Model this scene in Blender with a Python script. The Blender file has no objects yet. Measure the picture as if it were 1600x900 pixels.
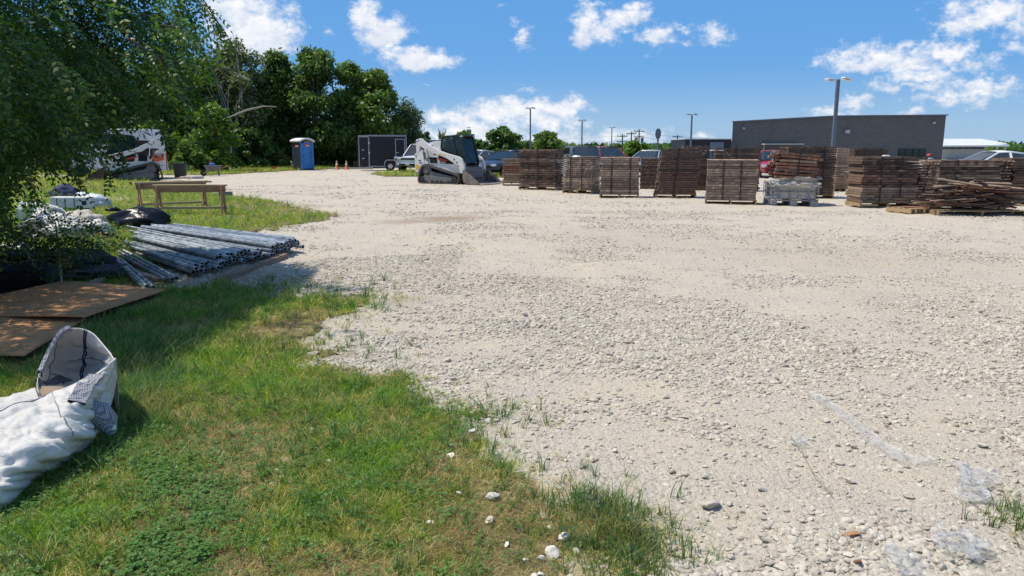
import bpy, math, random
import numpy as np
from mathutils import Vector, Matrix, Euler
random.seed(7)
rng = np.random.default_rng(11)
D = bpy.data
sc = bpy.context.scene
col = sc.collection
PI = math.pi

# ---------------------------------------------------------------- camera
F = 1170.0; T = math.radians(10.55); CH = 1.6
cam = D.objects.new('camera', D.cameras.new('camera')); col.objects.link(cam)
cam.location = (0, 0, CH); cam.rotation_euler = (PI/2 - T, 0, 0)
cam.data.sensor_width = 36; cam.data.lens = 36*F/1600
cam.data.clip_start = 0.1; cam.data.clip_end = 6000
sc.camera = cam
sc.render.resolution_x = 1024; sc.render.resolution_y = 576
cT, sT = math.cos(T), math.sin(T)
def ray(px, py):
    a = (px-800)/F; b = (450-py)/F
    return a, cT + b*sT, b*cT - sT
def G(px, py):                    # a ground point seen at photo pixel
    x, y, z = ray(px, py); k = CH/max(-z, 1e-4)
    return x*k, y*k
def at(px, py, Y):                # a point at depth Y
    x, y, z = ray(px, py); k = Y/y
    return Vector((x*k, Y, CH+z*k))
def hz(py, Y): return at(800, py, Y).z
def proj(x, y, z):
    zz = z-CH; d = y*cT - zz*sT; u = y*sT + zz*cT
    return 800+F*x/d, 450-F*u/d

# ---------------------------------------------------------------- light
EL, AZ = math.radians(63), math.atan2(-0.985, 0.10)
S = Vector((math.cos(EL)*math.sin(AZ), math.cos(EL)*math.cos(AZ), math.sin(EL)))
sun = D.objects.new('sun', D.lights.new('sun', 'SUN')); col.objects.link(sun)
sun.data.energy = 4.3; sun.data.angle = math.radians(0.53); sun.data.color = (1, 0.93, 0.81)
sun.rotation_euler = S.to_track_quat('Z', 'Y').to_euler()
vs = sc.view_settings
vs.view_transform = 'Standard'; vs.look = 'None'; vs.exposure = 0.28; vs.gamma = 1; vs.use_curve_mapping = False
sc.cycles.max_bounces = 6; sc.cycles.transparent_max_bounces = 8
sc.cycles.diffuse_bounces = 3; sc.cycles.glossy_bounces = 3; sc.cycles.transmission_bounces = 4
sc.cycles.caustics_reflective = False; sc.cycles.caustics_refractive = False

world = D.worlds.new('World'); sc.world = world; world.use_nodes = True
wt = world.node_tree; wt.nodes.clear()
class NT:
    """tiny helper for wiring nodes"""
    def __init__(s, t): s.t = t
    def n(s, kind, ins=None, **kw):
        nd = s.t.nodes.new(kind)
        for k, v in kw.items(): setattr(nd, k, v)
        for k, v in (ins or {}).items():
            sk = nd.inputs[k]
            if isinstance(v, bpy.types.NodeSocket): s.t.links.new(v, sk)
            else: sk.default_value = v
        return nd
    def math(s, op, a, b=0.0, c=0.0, clamp=False):
        nd = s.n('ShaderNodeMath', {0: a, 1: b, 2: c}, operation=op); nd.use_clamp = clamp; return nd.outputs[0]
    def vm(s, op, a, b=(0, 0, 0)):
        nd = s.n('ShaderNodeVectorMath', {0: a, 1: b}, operation=op); return nd.outputs['Value' if op in ('LENGTH', 'DOT_PRODUCT') else 'Vector']
    def ramp(s, f, a, b, lo=0.0, hi=1.0):
        nd = s.n('ShaderNodeMapRange', {0: f, 1: a, 2: b, 3: lo, 4: hi}, interpolation_type='SMOOTHSTEP'); return nd.outputs[0]
    def mix(s, f, a, b, bt='MIX'):
        nd = s.n('ShaderNodeMix', data_type='RGBA', blend_type=bt)
        for sk, v in ((nd.inputs[0], f), (nd.inputs[6], a), (nd.inputs[7], b)):
            if isinstance(v, bpy.types.NodeSocket): s.t.links.new(v, sk)
            else: sk.default_value = v if not isinstance(v, (tuple, list)) or len(v) == 4 else (*v, 1)
        return nd.outputs[2]
    def noise(s, vec, scale, detail=4, rough=0.55, out=0, dist=0.0):
        nd = s.n('ShaderNodeTexNoise', {'Vector': vec, 'Scale': scale, 'Detail': detail, 'Roughness': rough, 'Distortion': dist}); return nd.outputs[out]
w = NT(wt)
sky = w.n('ShaderNodeTexSky', sky_type='NISHITA', sun_disc=False, sun_elevation=EL, sun_rotation=AZ, altitude=100, air_density=1.0, dust_density=0.35, ozone_density=3.2)
hsv = w.n('ShaderNodeHueSaturation', {'Hue': 0.512, 'Saturation': 1.38, 'Value': 1.12, 'Color': sky.outputs[0]})
tc = w.n('ShaderNodeTexCoord').outputs['Generated']
sep = w.n('ShaderNodeSeparateXYZ', {0: tc})
X, Y_, Z = sep.outputs
ysafe = w.math('MAXIMUM', Y_, 0.05)
u = w.math('DIVIDE', X, ysafe); v = w.math('DIVIDE', Z, ysafe)
uv = w.n('ShaderNodeCombineXYZ', {0: u, 1: v, 2: 0.0}).outputs[0]
# turbulent offset so that cloud outlines billow
wc = w.noise(w.vm('MULTIPLY', uv, (1, 1.5, 1)), 26, 6, 0.62, out=1)
off = w.vm('MULTIPLY', w.vm('SUBTRACT', wc, (0.5, 0.5, 0.5)), (0.055, 0.038, 0))
uvw = w.vm('ADD', uv, off)
fb = w.noise(w.vm('MULTIPLY', uv, (1, 1.35, 1)), 42, 7, 0.65)
CL = [  # photo px centre, radii, density
 (395,40,62,42,1),(350,20,40,22,1),(425,65,32,28,.9),(375,75,42,24,.8),(506,52,13,7,.5),
 (575,28,22,24,1),(595,55,32,26,1),(622,50,24,13,.8),(655,95,50,16,1),(690,100,24,10,.8),
 (800,38,14,6,.35),(818,58,16,16,.55),(788,7,8,4,.3),(820,138,16,6,.35),(668,137,7,3,.3),
 (918,38,22,30,.9),(935,50,30,18,.8),(968,32,36,15,.75),(990,16,20,10,.7),(960,62,16,7,.4),(925,4,28,5,.5),
 (1030,58,26,17,.8),(1048,47,16,9,.6),(1070,47,10,5,.5),(1110,44,24,11,.5),(1118,60,30,9,.6),
 (700,185,46,16,.8),(770,178,55,20,.9),(810,170,45,16,1),(875,168,38,17,1),(850,190,60,18,.75),(740,205,90,16,.7),(900,193,26,7,.5),(690,225,60,16,.6),(860,220,110,18,.55),
 (960,212,40,10,.6),(1010,215,40,12,.6),(1100,212,24,8,.6),
 (1400,92,95,20,.85),(1345,102,62,11,.85),(1480,80,42,17,.85),(1440,122,62,12,.75),(1520,100,45,18,.6),(1590,78,30,14,.5),
 (1420,136,52,9,.7),(1525,142,62,14,.75),(1490,158,60,9,.6),(1560,133,28,11,.7),(1332,158,24,16,.7),(1300,176,45,8,.6),(1425,175,22,6,.6),
 (1560,22,85,26,.85),(1590,45,50,14,.6),(1530,32,62,17,.85),(1500,42,34,12,.7),
]
m = None; mh = None
for (cx, cy, rx, ry, dn) in CL:
    x0, y0, z0 = ray(cx, cy); cu, cv = x0/y0, z0/y0
    k = F*math.cos(math.atan(x0/y0))**0
    q = w.vm('MULTIPLY', w.vm('SUBTRACT', uvw, (cu, cv, 0)), (F/rx/1.22, F/ry/1.22, 0))
    L = w.vm('LENGTH', q)
    val = w.math('MULTIPLY', w.math('SUBTRACT', 1.22, L), dn)
    m = val if m is None else w.math('SMOOTH_MAX', m, val, 0.12)
    # upper edge of each puff catches the sun, its base greys
    sy = w.n('ShaderNodeSeparateXYZ', {0: q}).outputs[1]
    hv = w.math('MULTIPLY', w.math('ADD', sy, 0.6), w.math('GREATER_THAN', val, 0.0))
    mh = hv if mh is None else w.math('MAXIMUM', mh, hv)
front = w.ramp(Y_, 0.05, 0.2)
dens = w.math('ADD', w.math('MAXIMUM', m, -1.0), w.math('MULTIPLY', w.math('SUBTRACT', fb, 0.52), 1.9))
cov = w.math('MULTIPLY', w.ramp(dens, 0.04, 0.85), front)
# unseen rest of the sky: cumulus made denser here to whiten the fill light
zs = w.math('ADD', w.math('MAXIMUM', Z, 0.0), 0.18)
pl = w.n('ShaderNodeCombineXYZ', {0: w.math('DIVIDE', X, zs), 1: w.math('DIVIDE', Y_, zs), 2: 0.0}).outputs[0]
gn = w.noise(pl, 2.2, 7, 0.6)
outm = w.math('MAXIMUM', w.ramp(v, 0.36, 0.5), w.math('MAXIMUM', w.math('SUBTRACT', 1.0, front), w.ramp(w.math('ABSOLUTE', u), 0.8, 0.95)))
gen = w.math('MULTIPLY', w.math('MULTIPLY', w.ramp(gn, 0.50, 0.62), outm), w.ramp(Z, 0.0, 0.12))
cov = w.math('MAXIMUM', cov, w.math('MULTIPLY', gen, 0.9))
shade = w.math('ADD', w.math('MULTIPLY', mh, 0.35), w.math('MULTIPLY', w.math('SUBTRACT', fb, 0.36), 1.7), clamp=True)
ccol = w.mix(shade, (5.0, 5.7, 6.9), (8.4, 8.4, 8.6))
clear = w.mix(w.ramp(Z, 0.0, 0.11), (2.6, 4.3, 6.5), (1.08, 3.1, 6.4))
clear = w.mix(w.ramp(Z, 0.1, 0.6), clear, (0.72, 2.35, 5.6))
skyc = w.mix(0.85, hsv.outputs[0], clear)
allc = w.mix(w.math('MULTIPLY', cov, 0.97), skyc, ccol)
bg = w.n('ShaderNodeBackground', {'Color': allc, 'Strength': 0.1})
w.t.links.new(bg.outputs[0], w.n('ShaderNodeOutputWorld').inputs[0])

# ---------------------------------------------------------------- materials
def mat(name, colr, rough=0.7, metal=0.0, var=0.15, vscale=8.0, col2=None, bump=0.0, bscale=40.0, spec=0.4, coat=0.0, objrand=0.0, stretch=(1, 1, 1), dist=0.01, detail=5):
    mt = D.materials.new(name); mt.use_nodes = True; t = mt.node_tree; t.nodes.clear(); q = NT(t)
    co = q.n('ShaderNodeTexCoord').outputs['Object']
    co = q.vm('MULTIPLY', co, stretch)
    oi = q.n('ShaderNodeObjectInfo').outputs['Random']
    co = q.vm('ADD', co, q.n('ShaderNodeCombineXYZ', {0: q.math('MULTIPLY', oi, 37.0), 1: q.math('MULTIPLY', oi, 91.0), 2: 0.0}).outputs[0])
    nz = q.noise(co, vscale, detail, 0.6)
    c2 = col2 or tuple(c*(1-0.55) for c in colr)
    f = q.ramp(nz, 0.35, 0.68)
    c = q.mix(q.math('MULTIPLY', f, min(1.0, var*2) if col2 is None else 1.0), colr, c2)
    if objrand:
        k = q.math('ADD', 1-objrand, q.math('MULTIPLY', oi, 2*objrand))
        c = q.mix(1.0, c, q.n('ShaderNodeCombineXYZ', {0: k, 1: k, 2: k}).outputs[0], 'MULTIPLY')
    ins = {'Base Color': c, 'Roughness': rough, 'Metallic': metal, 'Specular IOR Level': spec, 'Coat Weight': coat}
    b = q.n('ShaderNodeBsdfPrincipled', ins)
    if bump:
        bp = q.n('ShaderNodeBump', {'Strength': bump, 'Distance': dist, 'Height': q.noise(co, bscale, 6, 0.65)})
        t.links.new(bp.outputs[0], b.inputs['Normal'])
    t.links.new(b.outputs[0], q.n('ShaderNodeOutputMaterial').inputs[0])
    return mt
def leafmat(name, c1, c2, c3=None, trans=0.35, rough=0.45, pscale=0.6, sat=1.0):
    mt = D.materials.new(name); mt.use_nodes = True; t = mt.node_tree; t.nodes.clear(); q = NT(t)
    geo = q.n('ShaderNodeNewGeometry')
    nz = q.noise(geo.outputs['Position'], pscale, 4, 0.6)
    rd = geo.outputs['Random Per Island']; oi = q.n('ShaderNodeObjectInfo').outputs['Random']
    f = q.ramp(q.math('ADD', nz, q.math('MULTIPLY', q.math('SUBTRACT', rd, 0.5), 0.3)), 0.35, 0.65)
    c = q.mix(f, c1, c2)
    if c3: c = q.mix(q.math('MULTIPLY', q.math('GREATER_THAN', rd, 0.975), 0.8), c, c3)
    k = q.math('ADD', 0.75, q.math('MULTIPLY', rd, 0.5))
    c = q.mix(1.0, c, q.n('ShaderNodeCombineXYZ', {0: k, 1: k, 2: k}).outputs[0], 'MULTIPLY')
    b = q.n('ShaderNodeBsdfPrincipled', {'Base Color': c, 'Roughness': rough, 'Specular IOR Level': 0.35})
    tr = q.n('ShaderNodeBsdfTranslucent', {'Color': q.mix(1.0, c, (1.5, 1.7, 0.6), 'MULTIPLY')})
    mx = q.n('ShaderNodeMixShader', {0: trans}); t.links.new(b.outputs[0], mx.inputs[1]); t.links.new(tr.outputs[0], mx.inputs[2])
    t.links.new(mx.outputs[0], q.n('ShaderNodeOutputMaterial').inputs[0])
    return mt
def glassmat(name, colr, alpha=0.5, rough=0.05):
    mt = D.materials.new(name); mt.use_nodes = True; t = mt.node_tree; t.nodes.clear(); q = NT(t)
    b = q.n('ShaderNodeBsdfPrincipled', {'Base Color': (*colr, 1), 'Roughness': rough, 'Specular IOR Level': 0.8})
    tr = q.n('ShaderNodeBsdfTransparent', {'Color': (*[min(1, c*3.0+0.5) for c in colr], 1)})
    mx = q.n('ShaderNodeMixShader', {0: alpha}); t.links.new(tr.outputs[0], mx.inputs[1]); t.links.new(b.outputs[0], mx.inputs[2])
    t.links.new(mx.outputs[0], q.n('ShaderNodeOutputMaterial').inputs[0])
    return mt
def filmmat(name, alpha=0.35, fc=(0.72, 0.72, 0.70, 1), fr=0.3):
    mt = D.materials.new(name); mt.use_nodes = True; t = mt.node_tree; t.nodes.clear(); q = NT(t)
    co = q.n('ShaderNodeTexCoord').outputs['Object']
    nz = q.noise(co, 14, 5, 0.7)
    bp = q.n('ShaderNodeBump', {'Strength': 0.7, 'Distance': 0.02, 'Height': nz})
    b = q.n('ShaderNodeBsdfPrincipled', {'Base Color': fc, 'Roughness': fr, 'Specular IOR Level': 0.9, 'Normal': bp.outputs[0]})
    tr = q.n('ShaderNodeBsdfTransparent', {'Color': (0.97, 0.97, 0.97, 1)})
    mx = q.n('ShaderNodeMixShader', {0: q.ramp(nz, 0.3, 0.75, alpha*0.5, min(1, alpha*1.7))}); t.links.new(tr.outputs[0], mx.inputs[1]); t.links.new(b.outputs[0], mx.inputs[2])
    t.links.new(mx.outputs[0], q.n('ShaderNodeOutputMaterial').inputs[0])
    return mt
M = {}
M['white'] = mat('white_paint', (0.66, 0.65, 0.61), 0.4, var=0.12, vscale=5, spec=0.5)
M['whitecar'] = mat('white_car_paint', (0.75, 0.76, 0.77), 0.3, var=0.05, coat=0.5)
M['black'] = mat('black_paint', (0.018, 0.019, 0.021), 0.4, var=0.2)
M['rubber'] = mat('rubber', (0.03, 0.03, 0.03), 0.8, var=0.3, bump=0.3)
M['dustrubber'] = mat('dusty_rubber', (0.12, 0.11, 0.10), 0.9, var=0.4, vscale=12, bump=0.4)
M['trackframe'] = mat('track_frame_grey', (0.16, 0.16, 0.155), 0.7, var=0.35, vscale=10)
M['steel'] = mat('worn_steel', (0.24, 0.215, 0.19), 0.55, metal=0.3, var=0.4, vscale=7, col2=(0.13, 0.10, 0.08), bump=0.2)
M['rust'] = mat('rusty_steel', (0.12, 0.075, 0.05), 0.8, var=0.4, vscale=6, col2=(0.07, 0.05, 0.04), bump=0.3)
M['chrome'] = mat('bare_aluminium', (0.62, 0.63, 0.65), 0.32, metal=0.7, var=0.1)
M['trim'] = mat('dull_aluminium_trim', (0.3, 0.31, 0.33), 0.5, metal=0.4, var=0.1)
M['galv'] = mat('galvanised_steel', (0.6, 0.62, 0.63), 0.36, metal=0.5, var=0.3, vscale=5, col2=(0.22, 0.27, 0.30), bump=0.1, objrand=0.4, stretch=(1, 1, 1))
M['inside'] = mat('dark_inside', (0.01, 0.01, 0.01), 0.9, var=0)
M['red'] = mat('red_paint', (0.42, 0.035, 0.02), 0.5, var=0.1)
M['redcar'] = mat('red_car_paint', (0.33, 0.02, 0.03), 0.3, var=0.05, coat=0.6)
M['bluecar'] = mat('dark_blue_car_paint', (0.02, 0.027, 0.042), 0.35, var=0.05, coat=0.35)
M['greycar'] = mat('silver_car_paint', (0.42, 0.46, 0.5), 0.3, metal=0.4, var=0.05, coat=0.6)
M['orange'] = mat('orange_plastic', (0.6, 0.1, 0.02), 0.6, var=0.15)
M['yellow'] = mat('yellow_sticker', (0.7, 0.38, 0.02), 0.6, var=0.05)
M['toiletblue'] = mat('blue_plastic', (0.035, 0.2, 0.5), 0.5, var=0.2, vscale=3)
M['toiletgrey'] = mat('dark_blue_grey_plastic', (0.045, 0.06, 0.075), 0.6, var=0.15)
M['trailerblack'] = mat('black_trailer_skin', (0.008, 0.009, 0.013), 0.4, var=0.3, vscale=2)
M['wood'] = mat('new_lumber', (0.46, 0.26, 0.14), 0.8, var=0.4, vscale=5, col2=(0.27, 0.15, 0.08), stretch=(1, 6, 6), bump=0.3, objrand=0.12)
M['woodtop'] = mat('pale_lumber', (0.62, 0.45, 0.26), 0.8, var=0.3, vscale=5, stretch=(1, 6, 6), bump=0.2)
M['pallet'] = mat('pallet_wood', (0.46, 0.31, 0.15), 0.85, var=0.4, vscale=6, col2=(0.17, 0.12, 0.08), stretch=(1, 5, 5), bump=0.3, objrand=0.25)
M['oldgrey'] = mat('weathered_grey_board', (0.41, 0.30, 0.215), 0.9, vscale=7, col2=(0.20, 0.14, 0.10), stretch=(0.6, 5, 5), bump=0.9, bscale=25, dist=0.02, objrand=0.4)
M['olddark'] = mat('weathered_dark_board', (0.18, 0.115, 0.082), 0.9, vscale=7, col2=(0.075, 0.05, 0.037), stretch=(0.6, 5, 5), bump=0.9, bscale=25, dist=0.02, objrand=0.45)
M['oldred'] = mat('reddish_board', (0.21, 0.12, 0.085), 0.9, vscale=7, col2=(0.09, 0.052, 0.04), stretch=(0.6, 5, 5), bump=0.9, bscale=25, dist=0.02, objrand=0.45)
M['tanwood'] = mat('sun_bleached_board', (0.38, 0.27, 0.185), 0.9, vscale=7, col2=(0.22, 0.14, 0.095), stretch=(0.6, 5, 5), bump=0.8, bscale=25, dist=0.02, objrand=0.25)
M['redwood'] = mat('broken_cedar_board', (0.3, 0.14, 0.08), 0.9, vscale=7, col2=(0.15, 0.07, 0.05), stretch=(0.6, 5, 5), bump=0.8, bscale=25, dist=0.02, objrand=0.3)
M['plywood'] = mat('plywood', (0.62, 0.31, 0.13), 0.85, vscale=5, col2=(0.42, 0.205, 0.09), stretch=(1, 4, 1), bump=0.4, bscale=60)
M['strap'] = mat('black_strap', (0.02, 0.018, 0.018), 0.5, var=0.1)
M['bark'] = mat('bark', (0.13, 0.1, 0.075), 0.95, var=0.5, vscale=10, col2=(0.05, 0.04, 0.03), bump=0.9, bscale=20, dist=0.03)
M['palebark'] = mat('pale_bark', (0.36, 0.33, 0.28), 0.9, var=0.3, vscale=8, bump=0.4)
M['sheet'] = mat('white_sheet', (0.72, 0.72, 0.70), 0.6, var=0.15, vscale=3, bump=0.5, bscale=12, dist=0.02)
M['blackbag'] = mat('black_bin_bag', (0.004, 0.004, 0.005), 0.24, var=0.1, bump=0.35, bscale=4, dist=0.05, spec=0.3)
M['navy'] = mat('navy_cloth', (0.02, 0.025, 0.1), 0.8, var=0.3, bump=0.5, bscale=10, dist=0.02)
M['concrete'] = mat('concrete', (0.42, 0.41, 0.38), 0.9, var=0.15, vscale=3, bump=0.2)
M['poledark'] = mat('dark_grey_metal', (0.13, 0.15, 0.19), 0.5, metal=0.2, var=0.1)
M['polewood'] = mat('pole_wood', (0.07, 0.06, 0.055), 0.9, var=0.2)
M['glass'] = glassmat('tinted_glass', (0.02, 0.03, 0.038), 0.8)
M['cabglass'] = glassmat('green_tinted_cab_glass', (0.02, 0.05, 0.055), 0.45)
M['film'] = filmmat('clear_plastic_film', 0.22)
M['film2'] = filmmat('cloudy_plastic_film', 0.55, (0.60, 0.575, 0.52, 1), 0.5)
M['cardboard'] = mat('cardboard', (0.42, 0.3, 0.2), 0.9, var=0.2)
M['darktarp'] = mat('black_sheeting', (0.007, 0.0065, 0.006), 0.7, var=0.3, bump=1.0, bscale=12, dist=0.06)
M['mirror'] = mat('headlamp', (0.55, 0.58, 0.6), 0.1, metal=0.6, var=0.0)
M['bluething'] = mat('blue_plastic_jug', (0.05, 0.25, 0.6), 0.4, var=0.1)

# ---------------------------------------------------------------- mesh helpers
class MB:
    def __init__(s): s.v = []; s.f = []; s.m = []
    def add(s, vs_, fs, mi=0):
        o = len(s.v); s.v += [tuple(p) for p in vs_]; s.f += [tuple(i+o for i in f) for f in fs]; s.m += [mi]*len(fs); return s
    def box(s, c, d, r=(0, 0, 0), mi=0, taper=1.0):
        R = Euler(r).to_matrix(); c = Vector(c); P = []
        for z in (-.5, .5):
            k = taper if z > 0 else 1
            for x, y in ((-.5, -.5), (.5, -.5), (.5, .5), (-.5, .5)):
                P.append(c + R @ Vector((x*d[0]*k, y*d[1]*k, z*d[2])))
        return s.add(P, [(3, 2, 1, 0), (4, 5, 6, 7), (0, 1, 5, 4), (1, 2, 6, 5), (2, 3, 7, 6), (3, 0, 4, 7)], mi)
    def beam(s, a, b, wd, ht, mi=0, up=(0, 0, 1)):
        a, b = Vector(a), Vector(b); d = (b-a).normalized(); r = d.cross(Vector(up))
        if r.length < 1e-3: r = d.cross(Vector((0, 1, 0)))
        r.normalize(); u_ = r.cross(d)
        P = [p + r*(i*wd/2) + u_*(j*ht/2) for p in (a, b) for i, j in ((-1, -1), (1, -1), (1, 1), (-1, 1))]
        return s.add(P, [(0, 1, 2, 3), (7, 6, 5, 4), (0, 4, 5, 1), (1, 5, 6, 2), (2, 6, 7, 3), (3, 7, 4, 0)], mi)
    def prism(s, poly, y0, y1, mi=0):
        n = len(poly); P = [(x, y0, z) for x, z in poly] + [(x, y1, z) for x, z in poly]
        return s.add(P, [tuple(range(n)), tuple(range(2*n-1, n-1, -1))] + [(i, i+n, (i+1) % n+n, (i+1) % n) for i in range(n)], mi)
    def tube(s, pts, r, n=8, mi=0, cap=True):
        pts = [Vector(p) for p in pts]; rr = r if isinstance(r, (list, tuple)) else [r]*len(pts); P = []
        t0 = (pts[1]-pts[0]).normalized(); ref = Vector((0, 0, 1)) if abs(t0.z) < .9 else Vector((1, 0, 0))
        for i, p in enumerate(pts):
            t = (pts[min(i+1, len(pts)-1)]-pts[max(i-1, 0)]).normalized()
            a = t.cross(ref).normalized(); b = t.cross(a)
            P += [p + (a*math.cos(2*PI*k/n)+b*math.sin(2*PI*k/n))*rr[i] for k in range(n)]
        fs = [(i*n+k, i*n+(k+1) % n, (i+1)*n+(k+1) % n, (i+1)*n+k) for i in range(len(pts)-1) for k in range(n)]
        if cap: fs += [tuple(range(n)), tuple(range(len(P)-1, len(P)-n-1, -1))]
        return s.add(P, fs, mi)
    def cyl(s, a, b, r0, r1=None, n=16, mi=0): return s.tube([a, b], [r0, r0 if r1 is None else r1], n, mi)
    def build(s, name, ms, parent=None, bevel=0, smooth=False, solid=0, sub=0, loc=None, noise_=0, nscale=3):
        me = D.meshes.new(name); V = s.v
        me.from_pydata(V, [], s.f)
        for mm in (ms if isinstance(ms, (list, tuple)) else [ms]): me.materials.append(M[mm] if isinstance(mm, str) else mm)
        if any(s.m): me.polygons.foreach_set('material_index', s.m)
        if smooth: me.polygons.foreach_set('use_smooth', [True]*len(s.f))
        o = D.objects.new(name, me); col.objects.link(o)
        if parent: o.parent = parent
        if loc: o.location = loc
        if sub:
            mo = o.modifiers.new('s', 'SUBSURF'); mo.levels = mo.render_levels = sub
        if solid:
            mo = o.modifiers.new('t', 'SOLIDIFY'); mo.thickness = solid
        if bevel:
            mo = o.modifiers.new('b', 'BEVEL'); mo.width = bevel; mo.segments = 2; mo.limit_method = 'ANGLE'
        return o
def npmesh(name, V, faces4, material, parent=None, smooth=False):
    """V (n,3); faces4 (m,4) or (m,3)"""
    me = D.meshes.new(name); k = faces4.shape[1]
    me.vertices.add(len(V)); me.vertices.foreach_set('co', np.ascontiguousarray(V, dtype=np.float32).ravel())
    me.loops.add(faces4.size); me.loops.foreach_set('vertex_index', faces4.astype(np.int32).ravel())
    me.polygons.add(len(faces4)); me.polygons.foreach_set('loop_start', np.arange(0, faces4.size, k, dtype=np.int32))
    if smooth: me.polygons.foreach_set('use_smooth', np.ones(len(faces4), bool))
    me.update(calc_edges=True); me.materials.append(M[material] if isinstance(material, str) else material)
    o = D.objects.new(name, me); col.objects.link(o)
    if parent: o.parent = parent
    return o
def tag(o, label=None, cat=None, group=None, kind=None):
    if label: o['label'] = label
    if cat: o['category'] = cat
    if group: o['group'] = group
    if kind: o['kind'] = kind
    return o
def empty(name, loc, rz=0, label=None, cat=None, group=None, ry=0):
    o = D.objects.new(name, None); col.objects.link(o); o.location = loc; o.rotation_euler = (0, ry, rz)
    o.empty_display_size = 0.2
    return tag(o, label, cat, group)
def share(src, name, parent, loc=(0, 0, 0), rot=(0, 0, 0), scl=(1, 1, 1), material=None):
    o = D.objects.new(name, src); col.objects.link(o); o.parent = parent; o.location = loc; o.rotation_euler = rot; o.scale = scl
    if material:
        o.material_slots[0].link = 'OBJECT'; o.material_slots[0].material = M[material]
    return o
def copy_tree(o, parent=None):
    c = o.copy(); col.objects.link(c)
    if parent: c.parent = parent
    for ch in o.children: copy_tree(ch, c)
    return c
def text(s, name, size, loc, rot, material, parent, ext=0.002, align='CENTER', shear=0):
    cu = D.curves.new(name, 'FONT'); cu.body = s; cu.size = size; cu.extrude = ext; cu.align_x = align; cu.align_y = 'CENTER'; cu.shear = shear; cu.offset = size*0.015
    cu.materials.append(M[material]); q = D.objects.new('tmp', cu); col.objects.link(q); bpy.context.view_layer.update()
    me = D.meshes.new_from_object(q.evaluated_get(bpy.context.evaluated_depsgraph_get())); D.objects.remove(q)
    o = D.objects.new(name, me); col.objects.link(o); o.parent = parent; o.location = loc; o.rotation_euler = rot
    return o
# value noise in numpy
def _h(ix, iy, seed):
    n = (ix.astype(np.int64)*374761393 + iy.astype(np.int64)*668265263 + seed*974634777) & 0x7fffffff
    n = ((n ^ (n >> 13))*1274126177) & 0x7fffffff
    return ((n ^ (n >> 16)) & 0xffff)/65535.0
def vn(x, y, sc_=1.0, seed=0):
    x = np.asarray(x, float)*sc_; y = np.asarray(y, float)*sc_
    ix, iy = np.floor(x), np.floor(y); fx, fy = x-ix, y-iy
    fx = fx*fx*(3-2*fx); fy = fy*fy*(3-2*fy)
    a = _h(ix, iy, seed); b = _h(ix+1, iy, seed); c = _h(ix, iy+1, seed); d = _h(ix+1, iy+1, seed)
    return (a*(1-fx)+b*fx)*(1-fy) + (c*(1-fx)+d*fx)*fy - 0.5
def fbm(x, y, sc_, seed=0, o=4):
    r = 0; a = 1.0
    for k in range(o): r = r + a*vn(x, y, sc_*2**k, seed+k); a *= 0.5
    return r
def hgt(x, y):
    x = np.asarray(x, float); y = np.asarray(y, float)
    d = np.hypot(x, y); fade = np.clip((45-d)/25, 0, 1)
    return fade*(0.07*fbm(x, y, 0.35, 3, 3) + 0.028*fbm(x, y, 2.2, 9, 3) + 0.012*fbm(x, y, 9, 19, 2))
def gz(x, y): return float(hgt(np.array([x]), np.array([y]))[0])
def inpoly(px, py, poly):
    r = np.zeros(np.shape(px), bool); n = len(poly)
    for i in range(n):
        x0, y0 = poly[i]; x1, y1 = poly[(i+1) % n]
        if y0 == y1: continue
        c = ((py < y0) != (py < y1)) & (px < (x1-x0)*(py-y0)/(y1-y0)+x0)
        r ^= c
    return r
def scatter(name, P, rot, scl, idx, srcs, label, kind='stuff'):
    cc = D.collections.new(name+'_kinds')
    for s_ in srcs: cc.objects.link(s_)
    me = D.meshes.new(name); me.vertices.add(len(P)); me.vertices.foreach_set('co', P.astype(np.float32).ravel())
    me.attributes.new('rot', 'FLOAT_VECTOR', 'POINT').data.foreach_set('vector', rot.astype(np.float32).ravel())
    me.attributes.new('scl', 'FLOAT', 'POINT').data.foreach_set('value', scl.astype(np.float32))
    me.attributes.new('idx', 'INT', 'POINT').data.foreach_set('value', idx.astype(np.int32))
    me.update()
    o = D.objects.new(name, me); col.objects.link(o)
    g = D.node_groups.new(name, 'GeometryNodeTree')
    g.interface.new_socket('Geometry', in_out='INPUT', socket_type='NodeSocketGeometry')
    g.interface.new_socket('Geometry', in_out='OUTPUT', socket_type='NodeSocketGeometry')
    gi = g.nodes.new('NodeGroupInput'); go = g.nodes.new('NodeGroupOutput')
    ci = g.nodes.new('GeometryNodeCollectionInfo'); ci.inputs['Collection'].default_value = cc
    ci.inputs['Separate Children'].default_value = True; ci.inputs['Reset Children'].default_value = True
    ip = g.nodes.new('GeometryNodeInstanceOnPoints'); ip.inputs['Pick Instance'].default_value = True
    def na(nm, dt):
        n_ = g.nodes.new('GeometryNodeInputNamedAttribute'); n_.data_type = dt; n_.inputs[0].default_value = nm; return n_.outputs[0]
    L = g.links.new
    L(gi.outputs[0], ip.inputs['Points']); L(ci.outputs[0], ip.inputs['Instance']); L(na('idx', 'INT'), ip.inputs['Instance Index'])
    L(na('rot', 'FLOAT_VECTOR'), ip.inputs['Rotation']); L(na('scl', 'FLOAT'), ip.inputs['Scale']); L(ip.outputs[0], go.inputs[0])
    mo = o.modifiers.new('scatter', 'NODES'); mo.node_group = g
    tag(o, label, name.replace('_', ' ').split()[-1], kind=kind)
    return o
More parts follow.
